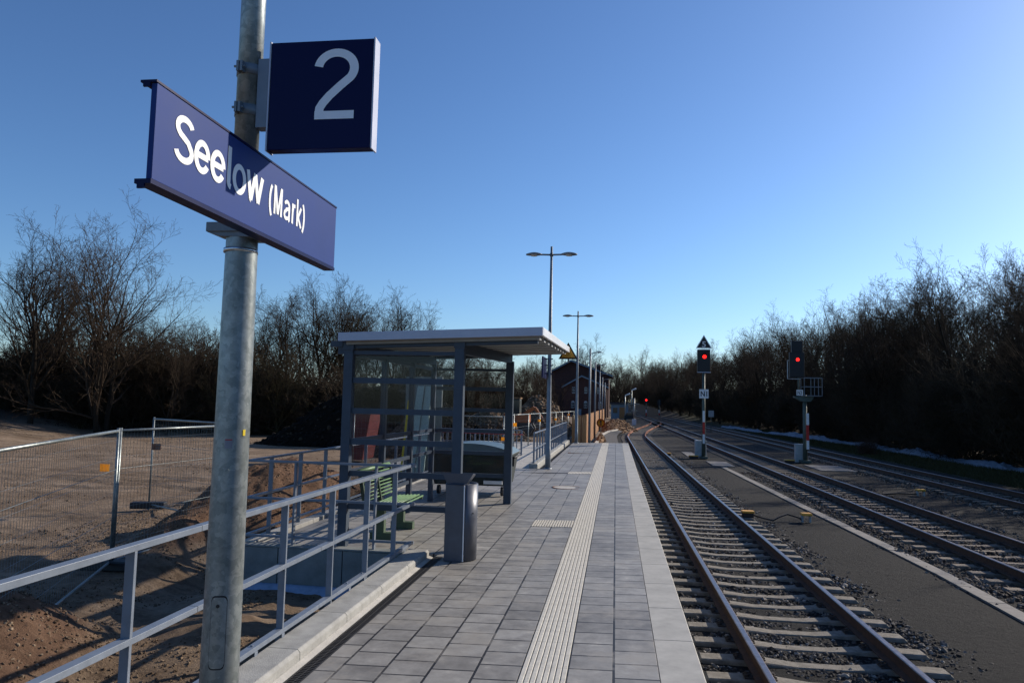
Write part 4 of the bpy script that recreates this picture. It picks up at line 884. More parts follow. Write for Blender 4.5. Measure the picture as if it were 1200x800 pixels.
for z in (zc0, (zc0+zc1)/2, zc1):
    for yy in (y-.35, y+.35): b.rail((x-.1, yy, z), (x+.78, yy, z), .026, .026)
    b.rail((x+.78, y-.35, z), (x+.78, y+.35, z), .026, .026)
for xx in (x-.1, x+.4, x+.78):
    for yy in (y-.35, y+.35): b.box(xx-.013, xx+.013, yy-.013, yy+.013, zc0, zc1)
b.box(x-.1, x+.78, y-.35, y+.35, zc0-.03, zc0-.018); b.build('cage', 'lampsteel', e)
b = MB(); b.box(x-.86, x-.83, y-.05, y+.05, 3.5, 4.5); b.box(x-.86, x-.2, y-.05, y+.05, 3.5, 3.54); b.box(x-.86, x-.76, y-.05, y+.05, 4.46, 4.5); b.build('side_frame', 'cabinet', e)
b = MB(); b.ext([(x-.55, 2.55), (x-.2, 2.35), (x+.25, 2.35), (x+.4, 2.55), (x+.4, 2.62), (x-.55, 2.62)], y-.2, y+.2); b.build('bracket', 'mast', e)
b = MB(); b.box(x-.46, x-.14, y-.24, y-.225, 2.66, 2.95); b.build('number_plate', 'white', e); text('N2', 'number', (x-.41, y-.243, 2.71), (1, 0, 0), (0, 0, 1), .22, .18, 'black', e, .002, .015)
stripe_plate(e, x+.1, y-.05, ((1.15, 1.75, 'white'), (.35, 1.15, 'red'), (-.1, .35, 'white')), .13)
b = MB(); b.box(x-.42, x+.16, y+.25, y+.6, -.8, .15); b.build('cabinet', 'cabinet', e, bevel=.02)
# yellow junction boxes
def jbox(x, y, z, w, label, legs=False, rz_=0):
    e = empty('junction_box', (x, y, z), label, 'junction box', None, 0)
    b = MB(); b.box(x-w/2, x+w/2, y-.12, y+.12, z+.12 if not legs else z+.17, z+.17 if not legs else z+.23); b.build('yellow_cover', 'yellow', e, bevel=.012)
    b = MB()
    if legs: b.box(x-w/2+.01, x-w/2+.05, y-.06, y+.06, z, z+.17); b.box(x+w/2-.05, x+w/2-.01, y-.06, y+.06, z, z+.17)
    else: b.box(x-w/2+.02, x+w/2-.02, y-.1, y+.1, z, z+.12)
    b.build('base', 'cabinet' if legs else 'clip', e, bevel=.006)
jbox(3.30, 19.6, -.78, .30, 'yellow topped box fixed against the outside of the nearest right rail')
jbox(4.66, 19.45, -.82, .24, 'small yellow capped marker on two legs beside the concrete strip', True)
jbox(10.0, 26.6, -.82, .26, 'small yellow capped marker on the gravel between middle and farthest track', True)
jbox(4.15, 41.2, -.8, .5, 'yellow box at the foot of the signal with the triangle')
jbox(8.85, 40.2, -.8, .5, 'yellow box at the foot of the signal with the cage')
jbox(2.95, 42.5, -.78, .22, 'tiny yellow box beside the far part of the nearest track')
b = MB(); b.tube([(3.44, 19.6, -.72), (3.6, 19.55, -.76), (3.85, 19.3, -.79), (4.0, 19.4, -.72), (4.25, 19.6, -.66), (4.5, 19.5, -.72), (4.6, 19.42, -.79)], .02, 7)
tag(b.build('cable', 'cable'), 'black cable arching over the ballast between two yellow capped boxes', 'cable')
b = MB(); b.tube([(9.9, 26.6, -.76), (9.4, 26.9, -.79), (8.9, 26.6, -.8), (8.4, 26.7, -.8)], .025, 7); tag(b.build('cable', 'cable'), 'dark cable lying on the gravel between middle and farthest track', 'cable')
# far signals, yard mast, marker
def farsig(x, y, h, lit, label):
    e = empty('railway_signal', (x, y, -.8), label, 'railway signal')
    b = MB(); b.tube([(x, y, -.8), (x, y, h)], .12, 8); b.build('mast', 'mast', e); b = MB(); b.box(x-.45, x+.45, y-.1, y+.1, h-1.4, h); b.build('lamp_housing', 'black', e)
    if lit: b = MB(); b.lathe([(0, 0), (.24, 0)], (0, 0, 0), 12); b.v = [(x+p[0], y-.15, h-.6+p[1]) for p in b.v]; b.build('red_lens', 'redlamp', e)
    for z0, z1, m in ((.2, 1, 'white'), (-.6, .2, 'red')): b = MB(); b.box(x-.16, x+.16, y-.14, y-.13, z0, z1); b.build('mast_plate', m, e)
farsig(7.95, 200, 4.1, True, 'tiny distant railway signal glowing red above the far tracks')
farsig(11.3, 200, 3.6, False, 'tiny distant unlit railway signal right of the far red one')
e = empty('marker_board', (7.35*1.42, 85, -.8), 'small pale square marker board on a post before the dark wood', 'marker')
b = MB(); b.tube([(10.43, 85, -.8), (10.43, 85, 1.5)], .04, 6); b.build('post', 'mast', e); b = MB(); b.box(10.15, 10.72, 84.9, 84.94, .9, 1.6); b.build('board', 'cabinet', e)
e = empty('yard_mast', (2.65, 110, -.8), 'thin pale mast with a crossarm beyond the sand heap', 'mast')
b = MB(); b.tube([(2.65, 110, -.8), (2.65, 110, 3.0)], .11, 8); b.build('pole', 'galv', e); b = MB(); b.rail((1.6, 110, 2.2), (3.4, 110, 2.2), .1, .1); b.box(2.2, 3.1, 109.9, 110, 1.2, 1.3); b.build('crossarm', 'galv', e); b = MB(); b.box(2.35, 2.95, 109.7, 110.3, -.9, .0); b.build('footing', 'white', e)
for i, (x, y, h) in enumerate(((1.7, 140, 3.8), (3.1, 150, 5.0))):
    e = empty('yard_lamp', (x, y, -.6), ('shorter' if i == 0 else 'taller')+' distant yard lamp beside the low hut', 'lamp post'); b = MB(); b.tube([(x, y, -.6), (x, y, h)], .1, 6); b.build('post', 'galv', e); b = MB(); b.tube([(x, y, h), (x+.9, y, h+.35)], [.1, .2], 6); b.build('lamp_head', 'white', e)

# ================================================================== BEYOND THE PLATFORM
e = empty('wooden_fence', (-1.75, 60, -.5), 'tall orange brown vertical board fence beyond the platform end', 'fence')
b = MB(); rgf = random.Random(4); x = -2.42
while x < -1.6: b.box(x, x+.11, 42.15, 42.18, -.45, 1.36+rgf.uniform(-.02, .02)); x += .118
y = 42.3
while y < 112:
    b.box(-1.72, -1.69, y, y+.125, -.6, 1.36+rgf.uniform(-.03, .03)); y += .135
b.build('boards', 'wood', e)
b = MB(); 
for z in (.1, 1.1): b.box(-1.76, -1.725, 42.3, 112, z, z+.08)
b.build('rails', 'wood', e)
e = empty('warning_disc', (-1.15, 58.5, -.5), 'round yellow sign with red border and black bar beside the wooden fence', 'sign')
zc = .55; c_ = (-1.13, zc)
def disc(r_, y, mat, nm): b = MB(); b.lathe([(0, 0), (r_, 0), (r_, .02)], (0, 0, 0), 28); b.v = [(c_[0]+p[0], y-p[2], c_[1]+p[1]) for p in b.v]; return b.build(nm, mat, e)
MT['redborder'] = M('sign_red_border', (.35, .045, .02), .5); MT['signyellow'] = M('sign_yellow_face', (.72, .36, .03), .5)
disc(.33, 58.5, 'redborder', 'border'); disc(.25, 58.47, 'signyellow', 'face'); b = MB(); b.box(-1.17, -1.08, 58.42, 58.45, .37, .75); b.box(-1.21, -1.17, 58.42, 58.45, .62, .72); b.build('black_bar', 'black', e)
b = MB(); b.tube([(-1.13, 58.54, -.6), (-1.13, 58.54, .6)], .03, 8); b.build('post', 'galv', e)
# sand heap
def heap(name, cx, cy, rx, ry, h, z0, mat, label, seed, n=70, clods=0, cm=None, csz=.06):
    u = np.linspace(-1.15, 1.15, n); U, W = np.meshgrid(u, u); q = np.sqrt(U*U+W*W)+fbm(U*2.3+seed, W*2.3, 4, seed)*.3
    k = sstep(1.05, 0, q); Z = z0-.25+k**.8*(h+.25)+k*fbm(U*6, W*6, 5, seed+3, .6)*h*.28
    V = np.stack([cx+U.ravel()*rx, cy+W.ravel()*ry, Z.ravel()], 1); I, J = np.meshgrid(np.arange(n-1), np.arange(n-1)); a = (J*n+I).ravel()
    e = empty(name, (0, 0, 0), label, 'heap'); npmesh('soil', V, np.stack([a, a+1, a+n+1, a+n], 1), mat, e, True)
    if clods:
        rg = np.random.default_rng(seed); t = rg.uniform(-1, 1, (clods*2, 2)); t = t[(t**2).sum(1) < 1][:clods]
        iu = np.clip(((t[:, 0]+1.15)/2.3*(n-1)).astype(int), 0, n-1); iv = np.clip(((t[:, 1]+1.15)/2.3*(n-1)).astype(int), 0, n-1)
        P = np.stack([cx+t[:, 0]*rx, cy+t[:, 1]*ry, Z[iv, iu]+.01], 1); o = stones('loose_clods', P, csz, cm, seed, .8, e); o['kind'] = 'stuff'
    return e
MT['sand'] = M('sandy_soil', (.30, .19, .11), .95, 0, .5, 1.2, .9, 8, col2=(.13, .08, .045), spec=.1); MT['soil'] = M('brown_soil', (.15, .095, .055), .95, 0, .5, 2, .9, 10, col2=(.06, .036, .02), spec=.1)
heap('sand_heap', .2, 84, 2.3, 10, 1.15, -.75, 'sand', 'bright sandy heap between the wooden fence and the far tracks', 3, 70, 900, 'sandclods', .11)
heap('sand_heap', -1.0, 52, .42, 7, .35, -.45, 'sand', 'low sandy strip at the foot of the wooden fence', 5, 50, 500, 'sandclods', .05)
MT['topsoil'] = M('shaded_topsoil', (.013, .0095, .0075), .95, 0, .5, 2, .9, 10, col2=(.005, .004, .003), spec=.05); MT['darkclods'] = stones_mat('dark_clods', [(0, (.004, .003, .002)), (.85, (.014, .011, .008)), (1, (.06, .045, .03))])  # dark soil; shade of the side facing away from the sun put into both colours
heap('dark_earth_heap', -12.9, 41, 7.9, 3.2, 3.2, -.65, 'topsoil', 'long dark topsoil heap in the field left of the shelter, shade painted into its colour', 14, 110, 3200, 'darkclods', .1)
heap('soil_heap', -6.6, 62, 3.8, 5, 3.1, -.6, 'soil', 'brown earth heap behind the excavator, sloping down towards the lamp post', 8, 90, 1600, 'clods', .12)
heap('soil_heap', -8.6, 51, 3.0, 3, 1.9, -.6, 'soil', 'low brown earth heap in front of the excavator', 18, 80, 1300, 'clods', .1)
heap('soil_heap', -9.6, 35, 2.3, 3, 1.5, -.6, 'soil', 'greyish earth heap seen through the shelter glass', 11, 70, 900, 'clods', .08)
# excavator
ex, ey = -7.1, 55.6
e = empty('excavator', (ex, ey, -.6), 'small excavator with a dark green cab and orange arm among earth heaps', 'excavator')
b = MB(); b.box(ex-.55, ex+.05, ey-.5, ey+.6, 1.15, 2.25); b.build('cab', 'darkgreen', e, bevel=.05)
b = MB(); b.box(ex-.6, ex+.1, ey-.55, ey+.65, 2.26, 2.36); b.build('cab_roof', 'sand', e)
b = MB(); b.box(ex-.48, ex-.25, ey-.52, ey-.505, 1.35, 2.15); b.box(ex-.2, ex, ey-.52, ey-.505, 1.35, 2.15); b.build('window', 'pane', e)
MT['orange'] = M('dull_orange_paint', (.38, .11, .02), .55); b = MB(); b.box(ex-1.2, ex+.7, ey-.6, ey+1.2, .5, 1.14); b.build('engine_cover', 'orange', e, bevel=.05)
b = MB()
for yy in (ey-.7, ey+1): b.ext([(ex-1.2, -.3), (ex-1.4, .1), (ex-1.2, .45), (ex+.9, .45), (ex+1.1, .1), (ex+.9, -.3)], yy, yy+.35)
b.build('track', 'black', e)
b = MB(); b.rail((ex+.2, ey, 1.0), (ex+1.1, ey, 1.65), .2, .25); b.rail((ex+1.1, ey, 1.65), (ex+1.7, ey, .8), .18, .2); b.build('arm', 'orange', e); b = MB(); b.box(ex+1.9, ex+2.4, ey-.3, ey+.3, .5, 1.0); b.build('bucket', 'iron', e, bevel=.05)
# van behind heap
vx, vy = -17.9, 95
e = empty('parked_van', (vx, vy, .8), 'distant blue van with a white front, seen through the glass above the heaps', 'van')
b = MB(); b.box(vx-1.1, vx+.32, vy-1, vy+3, 1.2, 3.3); b.build('box_body', 'signblue', e, bevel=.06); b = MB(); b.ext([(vx+.33, 1.2), (vx+.95, 1.2), (vx+.95, 2.3), (vx+.7, 3.2), (vx+.33, 3.25)], vy-.95, vy+2.9); b.build('front_cab', 'white', e, bevel=.05)
b = MB(); b.ext([(vx+.45, 2.2), (vx+.85, 2.2), (vx+.66, 2.9), (vx+.45, 2.9)], vy-.98, vy-.96); b.build('window', 'pane', e)
for x in (vx-.7, vx+.6): b = MB(); b.tube([(x, vy-1, 1.1), (x, vy-.75, 1.1)], .3, 14); b.build('wheel', 'black', e)
heap('soil_heap', -17.5, 96, 7, 6, 1.6, -.6, 'soil', 'distant earth heap carrying the blue and white van', 23, 60, 500, 'clods', .12)
# red skip
e = empty('red_skip', (-10.6, 30, -.6), 'red trapezoid waste skip seen through the left shelter panes', 'skip')
b = MB(); b.ext([(-10.75, -.5), (-10.15, -.5), (-9.85, 1.45), (-10.95, 1.45)], 29.4, 30.8); MT['darkred'] = M('faded_red_paint', (.15, .018, .016), .6, 0, .3, 3); b.build('tub', 'darkred', e, bevel=.03); b = MB(); b.box(-10.98, -9.82, 29.36, 30.84, 1.452, 1.52); b.build('rim', 'darkred', e)
# pale green boards leaning behind shelter
for i, (x, dx) in enumerate(((-5.55, .18), (-5.28, .12))):
    b = MB(); b.add([(x-.12, 19.8+i*.06, -.35), (x+.14, 19.8+i*.06, -.35), (x+.10+dx, 20.2+i*.06, 2.35), (x-.08+dx, 20.2+i*.06, 2.35), (x-.12, 19.84+i*.06, -.35), (x+.14, 19.84+i*.06, -.35), (x+.10+dx, 20.24+i*.06, 2.35), (x-.08+dx, 20.24+i*.06, 2.35)],
                    [(0, 1, 2, 3), (7, 6, 5, 4), (0, 4, 5, 1), (1, 5, 6, 2), (2, 6, 7, 3), (3, 7, 4, 0)]); tag(b.build('pale_board', 'board'), ('left' if i == 0 else 'right')+' one of two pale green boards leaning on end behind the shelter', 'board', 'pale boards behind the shelter')
b = MB(); b.obox((-5.72, 20.0, .9), (.05, .03, 2.1), (0, .08, 0)); tag(b.build('yellow_lath', 'sticker'), 'thin yellow lath standing beside the pale green boards', 'lath')
MT['greyp'] = M('grey_back_panel', (.2, .23, .22), .5, 0, .2, 2); b = MB(); b.box(-5.9, -4.85, 20.6, 20.68, -.5, 2.62); tag(b.build('grey_panel', 'greyp'), 'large upright grey panel behind the two pale green boards', 'panel')

# ------------------------------------------------------------------ site fences
def panel(p, q, z0, label, h=2.0, sp=.075, group='wire site fence panels', hsp=.25):
    P = Vector((p[0], p[1], z0)); Q = Vector((q[0], q[1], z0)); d = (Q-P).normalized(); L = (Q-P).length
    e = empty('wire_fence', tuple(P), label, 'site fence', group); b = MB(); r_ = .021
    Z = Vector((0, 0, 1)); A = P+d*.02; B = Q-d*.02
    b.tube([A+Z*.0, A+Z*(h+.04)], r_, 8); b.tube([B+Z*.0, B+Z*(h+.04)], r_, 8)
    b.tube([A+Z*h, B+Z*h], r_, 8); b.tube([A+Z*.12, B+Z*.12], r_*.9, 8); b.build('frame', 'galv', e)
    b = MB(); n = int(L/sp)
    for i in range(1, n):
        c = A+(B-A)*i/n; b.tube([c+Z*.12, c+Z*h], .0019, 3, caps=False, smooth=False)
    k = .12
    while k < h: b.tube([A+Z*k, B+Z*k], .0019, 3, caps=False, smooth=False); k += hsp
    for zz in (h*.38, h*.72): b.tube([A+Z*zz, B+Z*zz], .004, 4, caps=False)
    b.build('wire_mesh', 'galv', e); return e
def foot(x, y, z, ang, label):
    b = MB(); b.obox((x, y, z+.07), (.72, .24, .14), (0, 0, ang)); o = b.build('weight_block', 'black', bevel=.02); tag(o, label, 'fence foot', 'black fence feet')
zf = -.6
panel((-7.23, 10.15), (-5.35, 5.67), zf, 'wire fence panel leaving the picture at its left edge')
panel((-7.25, 10.2), (-7.08, 13.6), zf, 'wire fence panel passing behind the thick sign pole')
panel((-10.25, 15.55), (-7.1, 13.65), zf, 'wire fence panel set back across the field, ending at the farther post')
foot(-7.25, 10.15, zf, .1, 'black fence foot in the shade below the nearer fence post'); foot(-10.25, 15.55, zf+.03, .3, 'black fence foot below the fence post standing farther back in the field'); foot(-7.1, 13.62, zf, .8, 'black fence foot hidden behind the sign pole')
b = MB(); b.box(-7.305, -7.165, 9.89, 9.9, .83, .935); MT['tagy'] = M('yellow_tag', (.9, .55, .04), .5)
tn = MT['tagy'].node_tree; tl_ = tn.nodes.new('ShaderNodeBsdfTranslucent'); tl_.inputs[0].default_value = (.95, .55, .05, 1); ms_ = tn.nodes.new('ShaderNodeMixShader'); ms_.inputs[0].default_value = .6
tn.links.new(tn.nodes['Principled BSDF'].outputs[0], ms_.inputs[1]); tn.links.new(tl_.outputs[0], ms_.inputs[2]); tn.links.new(ms_.outputs[0], tn.nodes['Material Output'].inputs[0]); tag(b.build('warning_tag', 'tagy'), 'yellow plastic tag on the nearest fence post', 'tag')
def ftag(x, y, z, lab, s=.12): b = MB(); b.box(x-s/2, x+s/2, y-.012, y, z-s*.4, z+s*.4); tag(b.build('warning_tag', 'tagy'), lab, 'tag')
b = MB(); b.box(-10.2, -9.98, 15.46, 15.47, .72, .86); tag(b.build('warning_tag', 'iron'), 'small brown tag on the fence post farther back in the field', 'tag')
ftag(-7.13, 13.4, .72, 'yellow tag on the fence just left of the sign pole', .2)
line = [(-9.7, 27.0), (-7.2, 27.0), (-4.05, 27.3), (-4.4, 32.5), (-4.15, 35.9), (-3.95, 39.3), (-3.8, 42.8), (-3.65, 46.2), (-3.5, 49.6), (-3.3, 53), (-3.1, 56.4)]
names = ['leftmost far', 'second far', 'corner far',  'first receding', 'second receding', 'third receding', 'fourth receding', 'fifth receding', 'sixth receding', 'farthest receding']
for i in range(len(line)-1): panel(line[i], line[i+1], zf+.02, names[i] + ' wire fence panel of the row behind the shelter and ramp', sp=.14, group='far wire site fence panels', hsp=.4)
for i, (x, y, z) in enumerate(((-4.36, 32.4, 1.0), (-4.06, 27.2, .62), (-7.5, 26.95, .55), (-3.97, 39.2, 1.05), (-3.82, 42.7, 1.1), (-3.67, 46.1, 1.0), (-3.3, 53, 1.2))):
    ftag(x, y, z, ('brightest yellow lamp-like tag on the kinked far fence', 'yellow tag low on the corner of the far fence', 'yellow tag on the far fence seen through the glass', 'yellow tag left of the nearest lamp post', 'yellow tag just right of the nearest lamp post', 'yellow tag on the receding far fence', 'farthest yellow tag on the receding fence')[i], .2 if i == 0 else .16)
b = MB(); b.rail((-7.5, 26.3, .86), (-3.2, 26.2, .84), .01, .035); tag(b.build('barrier_tape', 'tape'), 'thin red barrier tape strung in front of the far fence', 'tape')

# ================================================================== BUILDINGS
def gable(name, x0, x1, y0, y1, z0, ze, zr, xr, label, over=.9):
    e = empty(name, ((x0+x1)/2, y0, z0), label, 'building'); b = MB(); b.ext([(x0, z0), (x1, z0), (x1, ze), (xr, zr), (x0, ze)], y0, y1); b.build('wall', 'brick', e)
    b = MB(); t = .3; sl_ = (zr-ze)/(x1-xr); slr = (zr-ze)/(xr-x0)
    for a, c, sg in ((x1+over, ze-over*sl_, 1), (x0-over, ze-over*slr, -1)): b.ext([(xr, zr+.02), (a, c+.02), (a, c+t), (xr, zr+t)], y0-over, y1+over)
    rf = b.build('roof', 'rooftile', e)
    b = MB(); b.ext([(xr, zr-.1), (x1+over, ze-over*sl_-.1), (x1+over, ze-over*sl_+.2), (xr, zr+.2)], y0-over-.12, y0-over-.02); b.ext([(xr, zr-.1), (x0-over, ze-over*slr-.1), (x0-over, ze-over*slr+.2), (xr, zr+.2)], y0-over-.12, y0-over-.02); b.build('verge_board', 'frameblue', rf)
    return e, rf
def window(e, x, z, w, h, y, arch=False):
    b = MB(); b.box(x-w/2, x+w/2, y-.1, y-.02, z, z+h)
    if arch: b.ext([(x+w/2*math.cos(t), z+h+.001+w/2*math.sin(t)) for t in np.linspace(0, math.pi, 9)], y-.1, y-.02)
    f = b.build('window', 'cabinet', e); b = MB()
    for sx in (-1, 1):
        for zz in (0, 1): b.box(x+sx*w*.23-w*.17, x+sx*w*.23+w*.17, y-.115, y-.102, z+h*(.1+.45*zz), z+h*(.48+.45*zz))
    b.build('pane', 'pane', f)
e, rf = gable('station_building', -15.5, -1.6, 168, 190, -1, 8.6, 11.6, -10.0, 'large dark red brick station building with overhanging roof behind the lamp posts')
b = MB(); b.box(-4.6, -3.6, 175, 176.5, 9.8, 11.3); b.build('chimney', 'brick', rf)
e, rf = gable('brick_annex', -11.0, -1.9, 159, 167.4, -1, 5.7, 7.9, -7.2, 'lower brick annex with a pale blue trimmed gable in front of the station building', .4)
for x in (-8.9, -6.3, -3.6): window(e, x, 4.3, .62, 1.3, 159)
for x in (-9.0, -6.3, -3.3): window(e, x, 1.2, .7, 1.2, 159, True)
b = MB(); b.box(-8.4, -7.2, 158.9, 158.98, -.9, 1.0); b.build('door', 'frameblue', e)
e = empty('flat_roofed_hut', (.6, 150, -.6), 'low dark flat roofed hut with pale wall patches right of the wooden fence', 'hut')
b = MB(); b.box(-.9, 2.4, 146, 152, -.7, 2.2); b.build('wall', 'frameblue', e); b = MB(); b.box(-1.2, 2.9, 145.6, 152.4, 2.21, 2.5); b.build('roof', 'rooftile', e); b = MB(); b.box(.7, 1.7, 145.9, 145.99, -.6, 1.6); b.build('door', 'wood', e); b = MB(); b.box(-.5, .3, 145.9, 145.99, .5, 1.5); b.build('window', 'pane', e)
e = empty('parked_car', (2.35, 132, -.65), 'small dark parked car far away beside the low hut', 'car')
b = MB(); b.ext([(1.5, -.35), (3.2, -.35), (3.2, .2), (3.0, .3), (2.8, .75), (1.9, .75), (1.7, .3), (1.5, .2)], 130, 134.2); b.build('body', 'black', e, bevel=.08); b = MB(); b.ext([(1.85, .32), (2.85, .32), (2.72, .7), (1.98, .7)], 129.97, 129.995); b.build('rear_window', 'pane', e)
for x in (1.62, 3.08):
    for yy in (130.8, 133.2): b = MB(); b.tube([(x-.1, yy, -.37), (x+.1, yy, -.37)], .3, 12); b.build('wheel', 'black', e)

# ================================================================== TARP STRIP AND GRASS
n = 240; m_ = 9; ysn = np.linspace(27, 112, n); vs = []
for i, y in enumerate(ysn):
    cx = np.interp(y, [27, 39, 48, 61, 75, 90, 112], [19.6, 19.5, 19.3, 19.4, 18.4, 16.4, 15.5]); w0 = .35+.45*float(vnoise(np.array(y*.21), np.array(1.), 3)); hh = .1+.35*float(vnoise(np.array(y*.33), np.array(4.), 5))
    for j in range(m_):
        t = j/(m_-1); nz = float(fbm(np.array(y*1.3), np.array(t*4.), 4, 9)); vs.append((cx-w0+2*w0*t+nz*.3, y+nz*.4, -.85+hh*math.sin(math.pi*t)**.7+nz*.38*math.sin(math.pi*t)))
b = MB(); b.add(vs, [(i*m_+j, i*m_+j+1, (i+1)*m_+j+1, (i+1)*m_+j) for i in range(n-1) for j in range(m_-1)], 0, False); tag(b.build('geotextile_sheet', 'geotex'), 'long crumpled bluish white sheet lying along the foot of the right hand wood', 'sheet')
def blades(name, n, fx, fy, h, mat, label, seed, w=.012, lean=.5):
    rg = np.random.default_rng(seed); x = fx(rg, n); y = fy(rg, n); z = ground_h(x, y); hh = h*rg.uniform(.4, 1.2, n); a = rg.uniform(0, 6.28, n); l = rg.uniform(0, lean, n)*hh; b2 = a+1.57
    base = np.stack([x, y, z], 1); s = np.stack([np.cos(b2), np.sin(b2), b2*0], 1)*w; tip = base+np.stack([np.cos(a)*l, np.sin(a)*l, hh], 1)
    V = np.stack([base-s, base+s, tip], 1).reshape(-1, 3); return tag(npmesh(name, V, np.arange(3*n).reshape(-1, 3), mat), label, 'grass', kind='stuff')
blades('grass', 60000, lambda r, n: r.uniform(15, 19.3, n), lambda r, n: 26+r.uniform(0, 1, n)**1.5*75, .13, 'grass', 'short dull green grass along the farthest track', 3, .014)

# ================================================================== TREES (bare, late winter)
def nrm(v): return v/max(1e-9, np.linalg.norm(v))
def grow_tree(seed, H, spread, levels=5, kids=(7, 6, 5, 4), r0=.15, trunk_frac=.28, stems=1, up_=.16, crook=.10, lenf=(.62, .55, .5, .45)):
    rg = np.random.default_rng(seed); trunk = []; crown = []
    def branch(p, d, L, r, lev, out):
        ns = (7, 6, 5, 4, 3, 3)[lev]; pts = [p]; rad = [r]; dirs = [d]; st_ = L/ns
        for i in range(ns):
            d = nrm(d+rg.normal(0, crook*(1+lev*.25), 3)+np.array([0, 0, up_*(.5 if lev == 0 else .35)])*(1 if lev < 4 else .3))
            p = p+d*st_; pts.append(p); rad.append(r*(1-.68*(i+1)/ns)); dirs.append(d)
        (trunk if lev == 0 else crown).append((np.array(pts), np.array(rad), lev))
        if lev < levels-1:
            k = kids[min(lev, len(kids)-1)]
            for j in range(k):
                t = (trunk_frac if lev == 0 else .15)+(1-(trunk_frac if lev == 0 else .15))*(j+rg.uniform(.1, .95))/k
                f = t*ns; i0 = min(int(f), ns-1); q = pts[i0]+(pts[i0+1]-pts[i0])*(f-i0); dd = dirs[i0+1]
                a = nrm(np.cross(dd, rg.normal(size=3))); ang = rg.uniform(.42, .95)*(spread if lev < 2 else 1)
                nd = nrm(dd*math.cos(ang)+a*math.sin(ang)); l2 = L*lenf[min(lev, 3)]*rg.uniform(.75, 1.15)*(1.12-.3*t if lev == 0 else 1.1-.4*t)
                branch(q, nd, l2, max(.004, np.interp(f, range(ns+1), rad)*.62), lev+1, out)
    for s in range(stems):
        a = rg.uniform(0, 6.28); tl = 0 if stems == 1 else rg.uniform(.1, .45); branch(np.array([rg.normal(0, .12)*(stems > 1), rg.normal(0, .12)*(stems > 1), -.3]), nrm(np.array([math.cos(a)*tl, math.sin(a)*tl, 1])), H*rg.uniform(.86, 1)*.72, r0*(1 if stems == 1 else .7), 0, None)
    return trunk, crown
def tubes(name, brs, mat, minr=.0045):
    Vs = []; Fs = []; off = 0
    for pts, rad, lev in brs:
        k = (8, 5, 4, 3, 3, 3)[lev]; n = len(pts); d = np.gradient(pts, axis=0); d /= np.linalg.norm(d, axis=1)[:, None]+1e-9
        ref = np.array([1., .3, .2]); a = ref-d*(d@ref)[:, None]; a /= np.linalg.norm(a, axis=1)[:, None]+1e-9; b = np.cross(d, a)
        t = np.arange(k)*2*math.pi/k; v = pts[:, None, :]+(a[:, None, :]*np.cos(t)[None, :, None]+b[:, None, :]*np.sin(t)[None, :, None])*np.maximum(rad, minr)[:, None, None]
        Vs.append(v.reshape(-1, 3)); i = np.arange(n-1)[:, None]*k; j = np.arange(k)[None, :]; j2 = (j+1) % k
        Fs.append(np.stack([i+j, i+j2, i+k+j2, i+k+j], -1).reshape(-1, 4)+off); off += n*k
    o = npmesh(name, np.concatenate(Vs), np.concatenate(Fs), mat, None, True); me = o.data; bpy.data.objects.remove(o); return me
PROTO = {}
def proto(key, seed, mats, minr=.0045, **kw):
    t, c = grow_tree(seed, **kw); PROTO[key] = (tubes('trunk', t, mats[0], minr), tubes('crown', c, mats[1], minr)); return PROTO[key]
bt = ('bark', 'twig')
proto('a', 11, bt, .0058, H=13, spread=.95, r0=.19, trunk_frac=.16, kids=(13, 8, 6, 5))
proto('b', 12, bt, .0058, H=12, spread=.8, r0=.15, trunk_frac=.2, kids=(12, 8, 6, 5))
proto('c', 13, bt, .0058, H=14, spread=.75, r0=.17, trunk_frac=.24, kids=(12, 8, 6, 5))
proto('d', 14, bt, .0058, H=11, spread=1.0, r0=.13, trunk_frac=.14, stems=2, kids=(10, 7, 6, 4))
proto('e', 15, ('barkolive', 'barkolive'), H=9.5, spread=.9, r0=.11, trunk_frac=.1, stems=3, kids=(9, 7, 5, 4))
proto('f', 16, bt, .0058, H=13, spread=.65, r0=.14, trunk_frac=.2, kids=(12, 8, 6, 4))
proto('big', 21, bt, .006, H=14, spread=.95, r0=.22, trunk_frac=.12, stems=3, kids=(12, 8, 6, 4), lenf=(.66, .55, .5, .45))
# multi stemmed brush
sb = ('brushdark', 'brushdark'); proto('s1', 31, ('barkolive', 'brushdark'), .011, H=4.6, spread=1.1, r0=.05, trunk_frac=.04, stems=12, kids=(8, 7, 5), levels=4, up_=.3, crook=.22)
proto('s2', 32, sb, .011, H=6.2, spread=1.0, r0=.06, trunk_frac=.04, stems=12, kids=(8, 7, 5), levels=4, up_=.35, crook=.2)
proto('s3', 33, ('brush', 'brush'), .009, H=3.6, spread=1.2, r0=.04, trunk_frac=.02, stems=14, kids=(8, 6, 5), levels=4, up_=.1, crook=.26)
cnt = {}
def plant(key, x, y, s, label, group, cat='tree', name='bare_tree', hz=None, rz=None):
    z = float(ground_h(np.array(x), np.array(y)))-.02; rg = random.Random(int(x*131+y*17)); s = s*(1.13 if cat == 'tree' else 1)
    e = empty(name, (x, y, z), label, cat, group); e.rotation_euler = (0, 0, rg.uniform(0, 6.28) if rz is None else rz); e.scale = (s, s, s*(hz or rg.uniform(.93, 1.07)))
    for nm, me in zip(('trunk', 'crown') if cat == 'tree' else ('stems', 'twigs'), PROTO[key]):
        o = bpy.data.objects.new(nm, me); COL.objects.link(o); o.parent = e
rt_ = random.Random(77)
